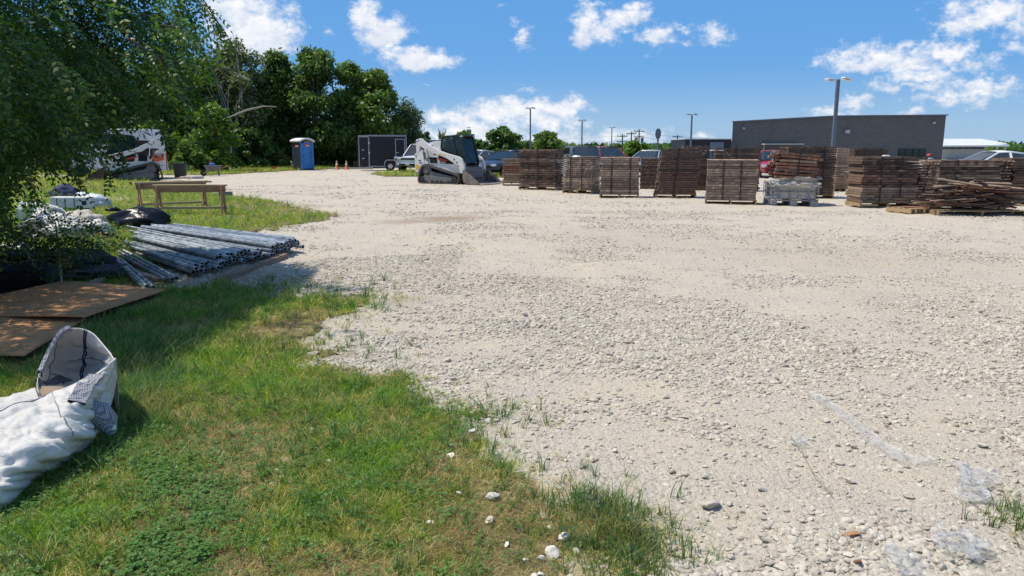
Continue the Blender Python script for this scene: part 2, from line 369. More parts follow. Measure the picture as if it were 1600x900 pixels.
# ================================================================ SETTING
NEAR = [(-900,1400),(-900,430),(0,430),(250,452),(330,446),(395,452),(440,470),(520,458),(548,470),(505,500),(478,522),(472,545),(520,562),(575,582),(622,575),(668,635),(732,705),(820,780),(870,838),(975,860),(1000,905),(1050,1400)]
FAR = [(-900,432),(-900,262),(0,276),(200,283),(250,291),(350,306),(400,312),(480,327),(532,337),(500,346),(430,354),(372,363),(335,378),(250,425),(200,440),(0,440)]
VERGE = [(-600,271),(330,274),(450,267),(545,263),(560,259),(560,246),(-600,246)]
MID = [(578,272),(605,276),(690,276),(800,278),(860,272),(800,268),(640,268)]
def lawn_mask(x, y, j=1.0):
    n = (fbm(x, y, 1.1, 40, 3)*.6+fbm(x, y, 4.5, 44, 4)*.75)*j
    px, py = proj(x + n*0.45, y + (fbm(x, y, 1.0, 77, 3)*.5+fbm(x, y, 4.0, 79, 4)*.6)*j, np.zeros_like(x))
    near = inpoly(px, py, NEAR); far = inpoly(px, py, FAR)
    d = np.hypot(x, y)
    return near | far | inpoly(px, py, VERGE) | inpoly(px, py, MID)
def graded(a, b, step, lo, hi, g=1.22):
    c = list(np.arange(a, b+1e-6, step)); s_ = step; v_ = c[-1]
    while v_ < hi: s_ *= g; v_ += s_; c.append(v_)
    s_ = step; v_ = c[0]
    while v_ > lo: s_ *= g; v_ -= s_; c.insert(0, v_)
    return np.array(c)
def gridmesh(name, xs, ys, zf, material, maskf=None):
    Xg, Yg = np.meshgrid(xs, ys); V = np.stack([Xg, Yg, zf(Xg, Yg)], -1).reshape(-1, 3)
    nx, ny = len(xs), len(ys); i = np.arange((ny-1)*(nx-1)); r = i//(nx-1); c = i % (nx-1); a = r*nx+c
    Fq = np.stack([a, a+1, a+nx+1, a+nx], -1)
    if maskf is not None:
        cx = V[Fq].mean(1); keep = maskf(cx[:, 0], cx[:, 1]); Fq = Fq[keep]
        us, inv = np.unique(Fq, return_inverse=True); V = V[us]; Fq = inv.reshape(-1, 4)
    return npmesh(name, V, Fq, material, smooth=True)

def ground_material():
    mt = D.materials.new('crushed_limestone'); mt.use_nodes = True; t = mt.node_tree; t.nodes.clear(); q = NT(t)
    P = q.n('ShaderNodeNewGeometry').outputs['Position']
    big = q.noise(P, 0.28, 4, 0.6); mid = q.noise(P, 1.6, 5, 0.65); fine = q.noise(P, 30, 6, 0.75); tiny = q.noise(P, 140, 4, 0.75)
    c = q.mix(q.ramp(big, 0.38, 0.62), (0.515, 0.458, 0.37), (0.545, 0.47, 0.355))
    c = q.mix(q.ramp(mid, 0.35, 0.7, 0, 0.75), c, (0.50, 0.445, 0.37))
    c = q.mix(q.ramp(fine, 0.45, 0.62, 0, 0.6), c, (0.37, 0.32, 0.26))  # fine dark speckle: shadows between the stones painted into the colour
    c = q.mix(q.ramp(tiny, 0.5, 0.7, 0, 0.5), c, (0.64, 0.60, 0.53))
    # brownish damp dirt where soil shows through
    for (px, py, r, k) in ((700, 342, 1.3, 0.75), (420, 440, 1.1, 0.6), (330, 440, 1.6, .7), (1330, 400, 3.0, 0.15), (1010, 372, 3.0, 0.12), (800, 440, .8, .15), (640, 470, .5, .3), (1250, 560, .8, .15), (1450, 480, 1.2, .15), (620, 345, .8, .4), (480, 322, .8, .4)):
        gx, gy = G(px, py)
        dd = q.vm('LENGTH', q.vm('SUBTRACT', P, (gx, gy, 0)))
        f = q.ramp(q.math('ADD', dd, q.math('MULTIPLY', mid, r*1.3)), r*0.8, r*1.7, k, 0.0)
        c = q.mix(f, c, (0.26, 0.18, 0.115))
    ln = q.vm('LENGTH', P)
    c = q.mix(q.ramp(ln, 62, 72), c, (0.10, 0.12, 0.05))
    vo = q.n('ShaderNodeTexVoronoi', {'Vector': P, 'Scale': 38.0, 'Randomness': 1.0}); vd = q.math('SUBTRACT', 1.0, vo.outputs['Distance'])
    vo2 = q.n('ShaderNodeTexVoronoi', {'Vector': P, 'Scale': 95.0}); vd2 = q.math('SUBTRACT', 1.0, vo2.outputs['Distance'])
    hh = q.math('ADD', q.math('MULTIPLY', q.math('MULTIPLY', vd, q.ramp(mid, 0.35, 0.6, 0.25, 1.0)), 0.02), q.math('ADD', q.math('MULTIPLY', vd2, 0.007), q.math('MULTIPLY', fine, 0.02)))
    bp = q.n('ShaderNodeBump', {'Strength': 0.85, 'Distance': 1.0, 'Height': hh})
    b = q.n('ShaderNodeBsdfPrincipled', {'Base Color': c, 'Roughness': 0.95, 'Specular IOR Level': 0.15, 'Normal': bp.outputs[0]})
    t.links.new(b.outputs[0], q.n('ShaderNodeOutputMaterial').inputs[0]); return mt
xs = graded(-11, 15, 0.09, -2600, 2600); ys = graded(1.8, 21, 0.09, -300, 3000)
g = gridmesh('gravel_lot', xs, ys, hgt, ground_material()); tag(g, kind='structure')
M['soil'] = mat('thatch_and_soil', (0.20, 0.17, 0.075), 0.95, vscale=9.0, col2=(0.08, 0.085, 0.03), bump=0.8, bscale=30, dist=0.03)
def soilz(x, y): return hgt(x, y) + 0.008 + 0.02*np.abs(fbm(x, y, 4, 5, 2))
lw = gridmesh('lawn', np.arange(-12, 1.6, 0.06), np.arange(2.0, 26, 0.06), soilz, 'soil', lambda x, y: lawn_mask(x, y, 1.0)); tag(lw, kind='structure')
lw2 = gridmesh('verge', np.arange(-60, 10, 0.35), np.arange(26, 75, 0.35), lambda x, y: hgt(x, y)+0.03, 'soil', lambda x, y: lawn_mask(x, y, 1.0)); tag(lw2, kind='structure')
# parking lot beyond the stacks
pk = gridmesh('parking_lot', np.linspace(-6, 130, 20), np.linspace(46, 130, 20), lambda x, y: 0*x+0.03, 'concrete', lambda x, y: x > (y-46)*0.02-1); tag(pk, kind='structure')

# ---------------------------------------------------------------- stones
def stone(name, seed, sub, material, flat=0.65, elong=1.3):
    r = np.random.default_rng(seed)
    import bmesh
    bm = bmesh.new(); bmesh.ops.create_icosphere(bm, subdivisions=sub, radius=0.5)
    pl = [(Vector(r.normal(size=3)).normalized(), 0.25+0.2*r.random()) for _ in range(9)]
    for v_ in bm.verts:
        for nrm, dd in pl:
            k = v_.co.dot(nrm)-dd
            if k > 0: v_.co -= nrm*k*0.92
        v_.co *= 1+0.03*r.normal()
        v_.co.x *= elong; v_.co.z *= flat
    me = D.meshes.new(name); bm.to_mesh(me); bm.free(); me.materials.append(M[material])
    return D.objects.new(name, me)
def stonemat(name, a, b_, c_):
    mt = D.materials.new(name); mt.use_nodes = True; t = mt.node_tree; t.nodes.clear(); q = NT(t)
    oi = q.n('ShaderNodeObjectInfo').outputs['Random']; P = q.n('ShaderNodeNewGeometry').outputs['Position']
    c = q.mix(q.ramp(oi, 0.0, 0.8), a, b_); c = q.mix(q.math('GREATER_THAN', oi, 0.93), c, c_)
    nz = q.noise(P, 45, 5, 0.7); c = q.mix(q.ramp(nz, 0.4, 0.7, 0, 0.35), c, (0.33, 0.29, 0.24))
    bp = q.n('ShaderNodeBump', {'Strength': 0.6, 'Distance': 0.01, 'Height': nz})
    b = q.n('ShaderNodeBsdfPrincipled', {'Base Color': c, 'Roughness': 0.92, 'Specular IOR Level': 0.2, 'Normal': bp.outputs[0]})
    t.links.new(b.outputs[0], q.n('ShaderNodeOutputMaterial').inputs[0]); return mt
M['stone'] = stonemat('limestone_chips', (0.56, 0.512, 0.42), (0.43, 0.386, 0.315), (0.34, 0.28, 0.21))
M['rock'] = stonemat('pale_limestone', (0.70, 0.66, 0.57), (0.62, 0.58, 0.50), (0.58, 0.5, 0.4))
kinds = [stone('chip_%s' % 'abcdefgh'[i], 50+i, 2, 'stone', 0.55+0.06*(i % 4), 1.15+0.1*(i % 5)) for i in range(8)]
def stones():
    P = []; Sz = []
    bands = [(1.7, 4, 19000, .0034, .020), (4, 7, 8000, .0045, .019), (7, 12, 2700, .006, .019), (12, 20, 500, .010, .025), (20, 34, 90, .013, .03), (34, 56, 14, .018, .035)]
    for (d0, d1, dn, s0, s1) in bands:
        W = 0.80*d1+0.5; n = int(2*W*(d1-d0)*dn)
        x = rng.uniform(-W, W, n); y = rng.uniform(d0, d1, n)
        keep = np.abs(x) < 0.80*y+0.5
        cl = fbm(x, y, 0.9, 21, 4) + 0.5*fbm(x*0.5, y*1.5, 0.8, 33, 3)
        trk = 0.35*np.exp(-((((x+.55*y-6.2+.5*np.sin(y*.25)) % 7.5)-1.0)/.28)**2)+0.35*np.exp(-((((x+.55*y-6.2+.5*np.sin(y*.25)) % 7.5)-2.7)/.28)**2)
        prob = np.clip(0.48+3.2*cl-trk*1.5, 0.13, 1.0)
        lm = lawn_mask(x+rng.normal(0, .13, n), y+rng.normal(0, .13, n), 1.0)
        keep &= (rng.random(n) < prob) & (~lm | (rng.random(n) < 0.05))
        x, y = x[keep], y[keep]; cl = cl[keep]
        s_ = s0*np.exp(rng.random(len(x))**3.2*math.log(s1/s0*(1.9))) * (1+0.5*np.clip(cl, -0.5, 0.6))
        P.append(np.stack([x, y, hgt(x, y)+s_*rng.uniform(-.12, .16, len(x))], -1)); Sz.append(s_*1.15)
    P = np.concatenate(P); Sz = np.concatenate(Sz); n = len(P)
    rot = np.stack([rng.normal(0, .35, n), rng.normal(0, .35, n), rng.uniform(0, 6.28, n)], -1)
    o = scatter('loose_gravel', P, rot, Sz, rng.integers(0, 8, n), kinds, 'crushed pale limestone gravel covering the lot', 'stuff')
    print('stones', n)
stones()

# ---------------------------------------------------------------- grass
def clump(name, seed, material, n=14, hgt_=0.07, spread=0.035, wd=0.0032, lean=0.6):
    r = np.random.default_rng(seed); V = []; Fq = []
    for b_ in range(n):
        a = r.uniform(0, 6.28); rr = spread*math.sqrt(r.random()); bx, by = rr*math.cos(a), rr*math.sin(a)
        h = hgt_*r.uniform(0.45, 1.15); la = r.uniform(0, 6.28); ln = lean*r.uniform(0.3, 1.3); fa = r.uniform(0, 6.28)
        dx, dy = math.cos(fa), math.sin(fa); ww = wd*r.uniform(.7, 1.4); k0 = len(V)
        for k, t in enumerate((0, 0.4, 0.75, 1.0)):
            cx = bx+math.cos(la)*ln*h*t*t; cy = by+math.sin(la)*ln*h*t*t; cz = h*(t-0.25*ln*t*t); w_ = ww*(1-t**1.6)*0.5+0.0003
            V += [(cx-dx*w_, cy-dy*w_, cz), (cx+dx*w_, cy+dy*w_, cz)]
        for k in range(3): Fq.append((k0+2*k, k0+2*k+1, k0+2*k+3, k0+2*k+2))
    o = npmesh(name, np.array(V), np.array(Fq), material); col.objects.unlink(o); return o
def grassmat(name, g1, g2, dry, drylo=0.55, dryhi=0.68):
    mt = D.materials.new(name); mt.use_nodes = True; t = mt.node_tree; t.nodes.clear(); q = NT(t)
    geo = q.n('ShaderNodeNewGeometry'); P = geo.outputs['Position']; rd = geo.outputs['Random Per Island']; oi = q.n('ShaderNodeObjectInfo').outputs['Random']
    c = q.mix(q.ramp(q.noise(P, 1.3, 3, 0.6), 0.35, 0.65), g1, g2)
    f = q.ramp(q.math('ADD', q.noise(P, 1.9, 5, 0.65), q.math('MULTIPLY', q.math('SUBTRACT', rd, 0.5), 0.35)), drylo, dryhi)
    c = q.mix(f, c, dry)
    k = q.math('ADD', 0.4, q.math('MULTIPLY', rd, 1.15)); c = q.mix(1.0, c, q.n('ShaderNodeCombineXYZ', {0: k, 1: k, 2: k}).outputs[0], 'MULTIPLY')
    b = q.n('ShaderNodeBsdfPrincipled', {'Base Color': c, 'Roughness': 0.45, 'Specular IOR Level': 0.35})
    tr = q.n('ShaderNodeBsdfTranslucent', {'Color': q.mix(1.0, c, (1.3, 1.5, 0.7), 'MULTIPLY')})
    mx = q.n('ShaderNodeMixShader', {0: 0.45}); t.links.new(b.outputs[0], mx.inputs[1]); t.links.new(tr.outputs[0], mx.inputs[2])
    t.links.new(mx.outputs[0], q.n('ShaderNodeOutputMaterial').inputs[0]); return mt
M['grass'] = grassmat('grass_blades', (0.15, 0.29, 0.03), (0.27, 0.38, 0.045), (0.50, 0.38, 0.16))
M['straw'] = grassmat('dry_grass', (0.50, 0.38, 0.18), (0.38, 0.27, 0.12), (0.56, 0.44, 0.23))
M['clover'] = leafmat('clover_leaves', (0.07, 0.17, 0.03), (0.12, 0.22, 0.05), trans=0.3, pscale=4)
M['bluegrass'] = grassmat('long_blue_grass', (0.07, 0.15, 0.045), (0.11, 0.19, 0.06), (0.25, 0.22, 0.09), 0.6, 0.75)
def clover(name, seed):
    r = np.random.default_rng(seed); V = []; Fq = []
    for k in range(9):
        cx, cy = r.normal(0, 0.03, 2); cz = r.uniform(0.02, 0.05); a0 = r.uniform(0, 6.28)
        for j in range(3):
            a = a0+j*2.09; L = r.uniform(.009, .015); d = np.array([math.cos(a), math.sin(a), r.uniform(-.2, .3)]); s_ = np.array([-d[1], d[0], 0])*0.55
            k0 = len(V); c0 = np.array([cx, cy, cz]); V += [c0, c0+d*L*.6+s_*L, c0+d*L*1.15, c0+d*L*.6-s_*L]; Fq.append((k0, k0+1, k0+2, k0+3))
    o = npmesh(name, np.array(V), np.array(Fq), 'clover'); col.objects.unlink(o); return o
gk = [clump('tuft_a', 1, 'grass', 14, .055, .04, .003, 1.1), clump('tuft_b', 2, 'grass', 16, .042, .045, .0028, 1.5), clump('tuft_c', 3, 'grass', 12, .068, .035, .003, 1.0), clump('tuft_d', 4, 'grass', 16, .035, .05, .0032, 2.0),
      clump('tuft_e', 5, 'straw', 13, .045, .045, .0024, 2.0), clump('tuft_f', 6, 'straw', 14, .035, .06, .0026, 3.0), clover('tuft_g', 7), clover('tuft_h', 8), clump('tuft_i', 9, 'bluegrass', 11, .13, .035, .004, .7)]
def excl(x, y, m_=0.0):     # bare where things lie
    e = np.zeros(len(x), bool)
    px, py = proj(x, y, np.zeros_like(x))
    e |= inpoly(px, py, [(-300, 580), (-300, 445), (95, 452), (256, 464), (140, 512), (60, 560)])
    return e
def grass():
    P = []; I = []; Sz = []
    for (x0, x1, y0, y1, dn, s0) in ((-4.2, 1.5, 2.0, 5.2, 3000, .9), (-6.5, 0.5, 5.2, 9.5, 900, 1.2), (-12, -1.0, 9.5, 17, 200, 1.5), (-19, -3, 17, 30, 60, 2.3)):
        n = int((x1-x0)*(y1-y0)*dn); x = rng.uniform(x0, x1, n); y = rng.uniform(y0, y1, n)
        jr = np.where(rng.random(n) < .35, .16, .04); jx = x+rng.normal(0, 1, n)*jr; jy = y+rng.normal(0, 1, n)*jr
        k = lawn_mask(jx, jy, 1.0) & (np.abs(x) < 0.85*y+0.8) & ~excl(x, y)
        bald = fbm(x, y, 2.4, 61, 4)
        # thinner, drier towards the gravel edge
        ed = 1-sum(lawn_mask(x+a*0.28, y+b*0.28, 1.0).astype(float) for a, b in ((1, 0), (-1, 0), (0, 1), (0, -1), (2.2, 0), (1.6, -1.6)))/6
        k &= rng.random(n) < np.clip(1.15-0.62*ed-0.5*np.clip(bald-0.22, 0, 1), 0.2, 1)
        x, y, bald, ed = x[k], y[k], bald[k], ed[k]; px, py = proj(x, y, np.zeros_like(x)); n = len(x)
        dry = 0.0+fbm(x, y, 1.5, 91, 4)*1.6+ed*0.45-0.45*(y > 10)
        # the paler straw patches seen in the middle of the lawn
        for (cx, cy, rx, ry) in ((330, 720, 110, 70), (600, 640, 45, 30), (545, 575, 60, 22), (690, 740, 60, 60), (800, 830, 90, 70), (480, 330, 70, 12)):
            dry += 0.55*np.exp(-((px-cx)/rx)**2-((py-cy)/ry)**2)
        for (cx, cy, rx, ry) in ((200, 620, 60, 40), (560, 820, 170, 80), (820, 720, 60, 60), (380, 560, 60, 60), (660, 600, 50, 40)):
            dry -= 0.5*np.exp(-((px-cx)/rx)**2-((py-cy)/ry)**2)
        r = rng.random(n); idx = rng.integers(0, 4, n)
        s_m = r < np.clip(0.24+1.05*dry, 0.05, 0.95); idx[s_m] = rng.integers(4, 6, s_m.sum())
        clv = (rng.random(n) < np.clip(0.05+1.3*np.exp(-((px-170)/210)**2-((py-830)/100)**2)*np.clip(0.3+3.0*fbm(x, y, 3, 8, 3), 0, .6), 0, .42)) & (y < 5.2); idx[clv] = rng.integers(6, 8, clv.sum())
        lng = (rng.random(n) < 0.03+0.5*(np.exp(-((px-210)/50)**2-((py-620)/45)**2)+np.exp(-((px-200)/70)**2-((py-545)/30)**2))); idx[lng] = 8
        P.append(np.stack([x, y, soilz(x, y)-0.006], -1)); I.append(idx); Sz.append(s0*rng.uniform(.7, 1.25, n)*(1-0.25*np.clip(dry, 0, 1)))
    # stray tufts that spill onto the stones
    for (cx, cy, sd, n) in ((960, 830, .16, 260), (940, 800, .10, 90), (880, 770, .16, 60), (990, 870, .12, 80), (500, 470, .5, 200), (720, 640, .25, 90), (1590, 835, .10, 26), (460, 545, .4, 130), (400, 455, .7, 200), (1595, 800, .08, 20)):
        gx, gy = G(cx, cy); x = rng.normal(gx, sd, n); y = rng.normal(gy, sd, n)
        P.append(np.stack([x, y, hgt(x, y)], -1)); ii = np.where(rng.random(n) < .45, 8, rng.integers(0, 6, n)); I.append(ii); Sz.append(rng.uniform(.5, 1.1, n)*(1.0 if gy < 6 else 1.3))
    P = np.concatenate(P); I = np.concatenate(I); Sz = np.concatenate(Sz); n = len(P); print('tufts', n)
    rot = np.stack([rng.normal(0, .12, n), rng.normal(0, .12, n), rng.uniform(0, 6.28, n)], -1)
    scatter('lawn_grass', P, rot, Sz, I, gk, 'green and straw coloured grass with clover beside the gravel', 'stuff')
    # verge before the tree line
    n = 26000; x = rng.uniform(-45, 2, n); y = rng.uniform(30, 66, n); k = lawn_mask(x, y); x, y = x[k], y[k]; n = len(x)
    scatter('verge_grass', np.stack([x, y, hgt(x, y)+0.02], -1), np.stack([0*x, 0*x, rng.uniform(0, 6.28, n)], -1), rng.uniform(3, 6, n), rng.integers(0, 6, n), [o.copy() for o in gk], 'rough grass strip in front of the tree line', 'stuff')
grass()

# individual rocks
rk = [stone('rock', 200+i, 3, 'rock', .7, 1.25).data for i in range(5)]
ROCKS = [(515,717,12),(704,711,15),(770,776,22),(764,812,15),(718,769,14),(673,810,13),(738,668,12),(880,830,24),(863,857,27),(846,864,15),(820,868,12),(792,846,10),(858,818,10),(901,853,14),(845,892,14),(835,895,12),(620,768,8),(706,693,10)]
for i, (px, py, w_) in enumerate(ROCKS):
    gx, gy = G(px, py+w_*.25); s_ = w_*gy/F/1.1
    o = D.objects.new('rock', rk[i % 5]); col.objects.link(o); o.location = (gx, gy, gz(gx, gy)+0.012+s_*.28); o.scale = (s_*1.05,)*3; o.rotation_euler = (random.uniform(-.5, .5), random.uniform(-.6, .6), random.uniform(0, 6))
    if i in (7, 8): tag(o, ['white elongated rock in dry grass, the farther of two largest', 'rounded white rock in dry grass, the nearer of two largest'][i-7], 'rock', 'white rocks in the grass edge')
    else: tag(o, 'small white limestone lump lying in the grass near the gravel', 'rock', 'small white lumps in the grass')
for i, (px, py, w_, lb) in enumerate([(1112,780,34,'large tan limestone rock alone on bottom centre gravel'),(1104,741,18,None),(1040,618,14,None),(490,550,20,'pale rock pair at the grass edge left of the gravel'),(1330,835,26,'flat orange brown brick fragment on the near gravel'),(1338,880,22,'dark reddish brick fragment at the bottom right'),(1200,640,14,None),(980,530,12,None),(845,508,12,None),(820,492,12,None),(1310,722,16,None),(1330,748,18,None),(1250,722,14,None),(1535,700,16,None),(1420,770,18,None),(1290,660,14,None),(1060,560,11,None),(670,508,12,None),(1190,760,16,None),(700,560,12,None),(960,700,12,None),(1150,870,18,None),(1230,820,16,None),(1390,860,22,None)]):
    gx, gy = G(px, py+w_*.25); s_ = w_*gy/F/1.1
    o = D.objects.new('rock' if 'brick' not in (lb or '') else 'brick_fragment', rk[(i*3) % 5]); col.objects.link(o); o.location = (gx, gy, gz(gx, gy)+s_*.22); o.scale = (s_, s_*.9, s_*(.9 if 'brick' not in (lb or '') else .5)); o.rotation_euler = (random.uniform(-.3, .3), random.uniform(-.3, .3), random.uniform(0, 6))
    if lb and 'brick' in lb:
        o.material_slots[0].link = 'OBJECT'; o.material_slots[0].material = mat('brick_clay', (.42, .22, .1) if i == 4 else (.2, .09, .06), .9, bump=.4)
    if not (lb and 'brick' in lb): o.material_slots[0].link = 'OBJECT'; o.material_slots[0].material = M['stone']; o.rotation_euler.x *= 2.5
    tag(o, lb or 'fist sized pale stone standing out on the gravel', 'rock' if 'brick' not in (lb or '') else 'brick', None if lb else 'larger stones on the gravel')
# ================================================================ VEGETATION
def leafquads(C, N, size, aspect=0.55, r=rng):
    n = len(C); Tn = r.normal(size=(n, 3)); Tn -= N*(Tn*N).sum(1, keepdims=True); Tn /= np.linalg.norm(Tn, axis=1, keepdims=True)+1e-9
    B = np.cross(N, Tn); s_ = size[:, None]
    V = np.stack([C-Tn*s_, C+B*s_*aspect, C+Tn*s_, C-B*s_*aspect], 1).reshape(-1, 3)
    return V, np.arange(4*n).reshape(-1, 4)
def unit(a): return a/(np.linalg.norm(a, axis=-1, keepdims=True)+1e-9)
LM = {
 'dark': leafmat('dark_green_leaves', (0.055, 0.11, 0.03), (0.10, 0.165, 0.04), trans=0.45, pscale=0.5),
 'mid': leafmat('mid_green_leaves', (0.08, 0.15, 0.033), (0.145, 0.21, 0.05), trans=0.45, pscale=0.5),
 'pale': leafmat('dusty_green_leaves', (0.09, 0.12, 0.05), (0.15, 0.18, 0.075), trans=0.35, pscale=0.5),
 'bright': leafmat('bright_green_leaves', (0.085, 0.16, 0.02), (0.14, 0.23, 0.03), trans=0.4, pscale=1),
 'willow': leafmat('grey_green_leaves', (0.05, 0.09, 0.035), (0.08, 0.13, 0.05), trans=0.35, pscale=0.7),
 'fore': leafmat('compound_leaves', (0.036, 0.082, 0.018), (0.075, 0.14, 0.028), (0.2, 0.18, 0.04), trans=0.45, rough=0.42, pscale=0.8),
}
def crown_tree(name, px, base_py, top_py, wpx, kind, label, cat='tree', group=None, low=0.03, leaves=11000, lsz=0.19, dist=None, blobs=52, droop=0, bare=0, seed=0, trunk=True, depth=1.0):
    r = np.random.default_rng(1000+seed+int(abs(px)))
    if dist is None: bx, by = G(px, base_py)
    else: by = dist; bx = (px-800)/F*dist/ (1/ (cT)) * (1/cT) if False else at(px, 250, dist).x
    if cat == 'bush' and kind == 'dark' and dist is None: bx, by = bx*(by+4)/by, by+4
    H = hz(top_py, by); R = wpx/2*by/F
    root = empty(name, (bx, by, 0), 0, label, cat, group)
    cz0 = H*low; hc = H-cz0
    # puffs of foliage spread through the crown volume
    a = r.uniform(0, 6.28, blobs); t = r.uniform(0.0, 1.0, blobs); rad = R*np.sqrt(np.clip(1-np.clip(2*t-0.7, 0, 2)**2*0.62, 0.05, 1))*np.sqrt(r.random(blobs))*0.85
    bc = np.stack([np.cos(a)*rad, np.sin(a)*rad*depth, cz0+hc*(0.06+0.86*t)], -1)
    br = np.minimum(R, hc/2)*r.uniform(0.20, 0.42, blobs); bc[:, 2] = np.minimum(bc[:, 2], H-br*0.9); bc[0] = (0, 0, H-br[0])
    n = leaves; bi = r.choice(blobs, n, p=br**2/np.sum(br**2)); dn = unit(r.normal(size=(n, 3))); 
    rr = r.random(n)**0.45*(1+0.12*r.normal(size=n))
    C = bc[bi]+dn*(br[bi]*rr)[:, None]*np.array([1, 1, 0.8])
    if droop:
        C[:, 2] -= droop*r.random(n)**2*hc*0.35
    C[:, 2] = np.maximum(C[:, 2], 0.1)
    N = unit(dn*0.5+r.normal(size=(n, 3))*0.6+np.array([0, 0, 0.5]))
    V, Fq = leafquads(C, N, lsz*r.uniform(0.55, 1.25, n)*(1), 0.5 if not droop else 0.3, r)
    npmesh('crown', V, Fq, LM[kind], root)
    if trunk:
        mb = MB(); rt = max(0.05, H*0.016)
        top = Vector((0, 0, H*0.72)); pts = [Vector((0, 0, 0)), Vector((r.normal()*.2, r.normal()*.2, H*.25)), Vector((r.normal()*.3, r.normal()*.3, H*.5)), top]
        mb.tube(pts, [rt*1.3, rt, rt*.7, rt*.3], 8)
        for k in range(min(10, blobs)):
            e = Vector(bc[k]); st = pts[1].lerp(pts[2], r.random()); mid_ = st.lerp(e, .5)+Vector((0, 0, .15*H*r.random()*.5))
            mb.tube([st, mid_, e], [rt*.45, rt*.3, rt*.1], 5)
        mb.build('trunk', 'bark', root, smooth=True)
    if bare:
        mb = MB()
        for k in range(bare):
            e = Vector((r.normal()*R*.45, -abs(r.normal())*R*.35-R*.5, H*r.uniform(.6, .97))); st = Vector((r.normal()*.4, -R*.4, H*.2)); m1 = st.lerp(e, .5)+Vector((r.normal()*.5, 0, .3))
            mb.tube([st, m1, e], [.06, .045, .015], 5)
            for j in range(3):
                s2 = m1.lerp(e, r.uniform(0, .8)); e2 = s2+Vector((r.normal()*.8, r.normal()*.3, r.uniform(.3, 1.2))); mb.tube([s2, e2], [.02, .008], 4)
        mb.build('bare_branches', 'palebark', root, smooth=True)
    return root
GT = 'trees lining the left and back of the lot'
crown_tree('broadleaf_tree', 322, 0, 84, 120, 'mid', 'yellowish green tree between the near branches and the pale bare tree', group=GT, dist=62, leaves=12000, seed=23)
crown_tree('broadleaf_tree', 385, 0, 100, 130, 'mid', 'second row tree behind the pale bare branched tree', group=GT, dist=67, leaves=9000, seed=24)
crown_tree('broadleaf_tree', -190, 272, 60, 260, 'dark', 'dark broadleaf tree outside left, behind the foreground branches', group=GT, seed=1)
crown_tree('broadleaf_tree', 30, 268, 70, 240, 'mid', 'tree at far left seen through hanging branches', group=GT, seed=2)
crown_tree('broadleaf_tree', 165, 264, 62, 190, 'mid', 'tall tree behind the white red tracked loader', group=GT, seed=3)
crown_tree('broadleaf_tree', 265, 264, 82, 130, 'mid', 'yellow green tree left of the tree with pale bare branches', group=GT, seed=4, leaves=12000)
crown_tree('broadleaf_tree', 378, 263, 53, 118, 'pale', 'pale dusty green tree with bare whitish branches, tallest at left', group=GT, seed=5, bare=9, leaves=16000, lsz=.16, low=.02)
crown_tree('broadleaf_tree', 438, 262, 72, 92, 'dark', 'dark tree rising right behind the blue portable toilet', group=GT, seed=6, leaves=12000)
crown_tree('broadleaf_tree', 497, 262, 70, 118, 'dark', 'broad dark tree right above the portable toilet', group=GT, seed=7, leaves=15000)
crown_tree('broadleaf_tree', 553, 261, 90, 78, 'mid', 'uneven topped tree left of the black trailer', group=GT, seed=8, leaves=9500, blobs=44)
crown_tree('broadleaf_tree', 594, 261, 102, 84, 'mid', 'tree standing behind the black trailer', group=GT, seed=9, leaves=12000)
crown_tree('broadleaf_tree', 470, 0, 105, 150, 'dark', 'dark tree in the second row, filling between the front crowns', group=GT, dist=66, leaves=9000, seed=21)
crown_tree('broadleaf_tree', 570, 0, 125, 130, 'mid', 'second row tree showing behind the trailer trees', group=GT, dist=67, leaves=9000, seed=22)
crown_tree('willow_tree', 634, 260, 146, 68, 'willow', 'grey green drooping willow at the right end of the tree line', group=GT, seed=10, droop=1, leaves=12000, lsz=.16, low=.02)
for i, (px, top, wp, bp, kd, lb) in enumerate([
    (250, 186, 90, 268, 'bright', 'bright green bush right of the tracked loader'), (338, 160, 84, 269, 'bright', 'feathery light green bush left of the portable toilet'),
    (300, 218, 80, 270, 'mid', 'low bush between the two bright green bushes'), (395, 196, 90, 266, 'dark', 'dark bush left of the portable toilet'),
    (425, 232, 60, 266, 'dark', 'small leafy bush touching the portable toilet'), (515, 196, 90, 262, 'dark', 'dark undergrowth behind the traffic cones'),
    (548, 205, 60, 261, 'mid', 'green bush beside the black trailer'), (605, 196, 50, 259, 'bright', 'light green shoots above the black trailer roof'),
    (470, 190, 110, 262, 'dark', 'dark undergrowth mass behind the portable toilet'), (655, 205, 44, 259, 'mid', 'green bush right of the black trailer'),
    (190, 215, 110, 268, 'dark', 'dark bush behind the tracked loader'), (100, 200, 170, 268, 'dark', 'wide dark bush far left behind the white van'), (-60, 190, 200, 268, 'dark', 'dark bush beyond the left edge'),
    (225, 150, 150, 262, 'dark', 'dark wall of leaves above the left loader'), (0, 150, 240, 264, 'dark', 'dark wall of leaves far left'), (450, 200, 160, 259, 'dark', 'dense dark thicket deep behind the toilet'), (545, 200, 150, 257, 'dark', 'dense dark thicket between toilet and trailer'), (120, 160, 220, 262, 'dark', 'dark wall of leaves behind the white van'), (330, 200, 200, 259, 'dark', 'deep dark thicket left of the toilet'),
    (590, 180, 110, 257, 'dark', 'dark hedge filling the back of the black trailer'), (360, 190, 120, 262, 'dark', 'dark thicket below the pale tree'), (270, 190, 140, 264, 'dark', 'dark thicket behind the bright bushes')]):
    crown_tree('bush', px, bp, top, wp, kd, lb, 'bush', 'undergrowth along the tree line', low=.0, leaves=4200, lsz=.18, blobs=34, seed=30+i, trunk=i in (0, 1))
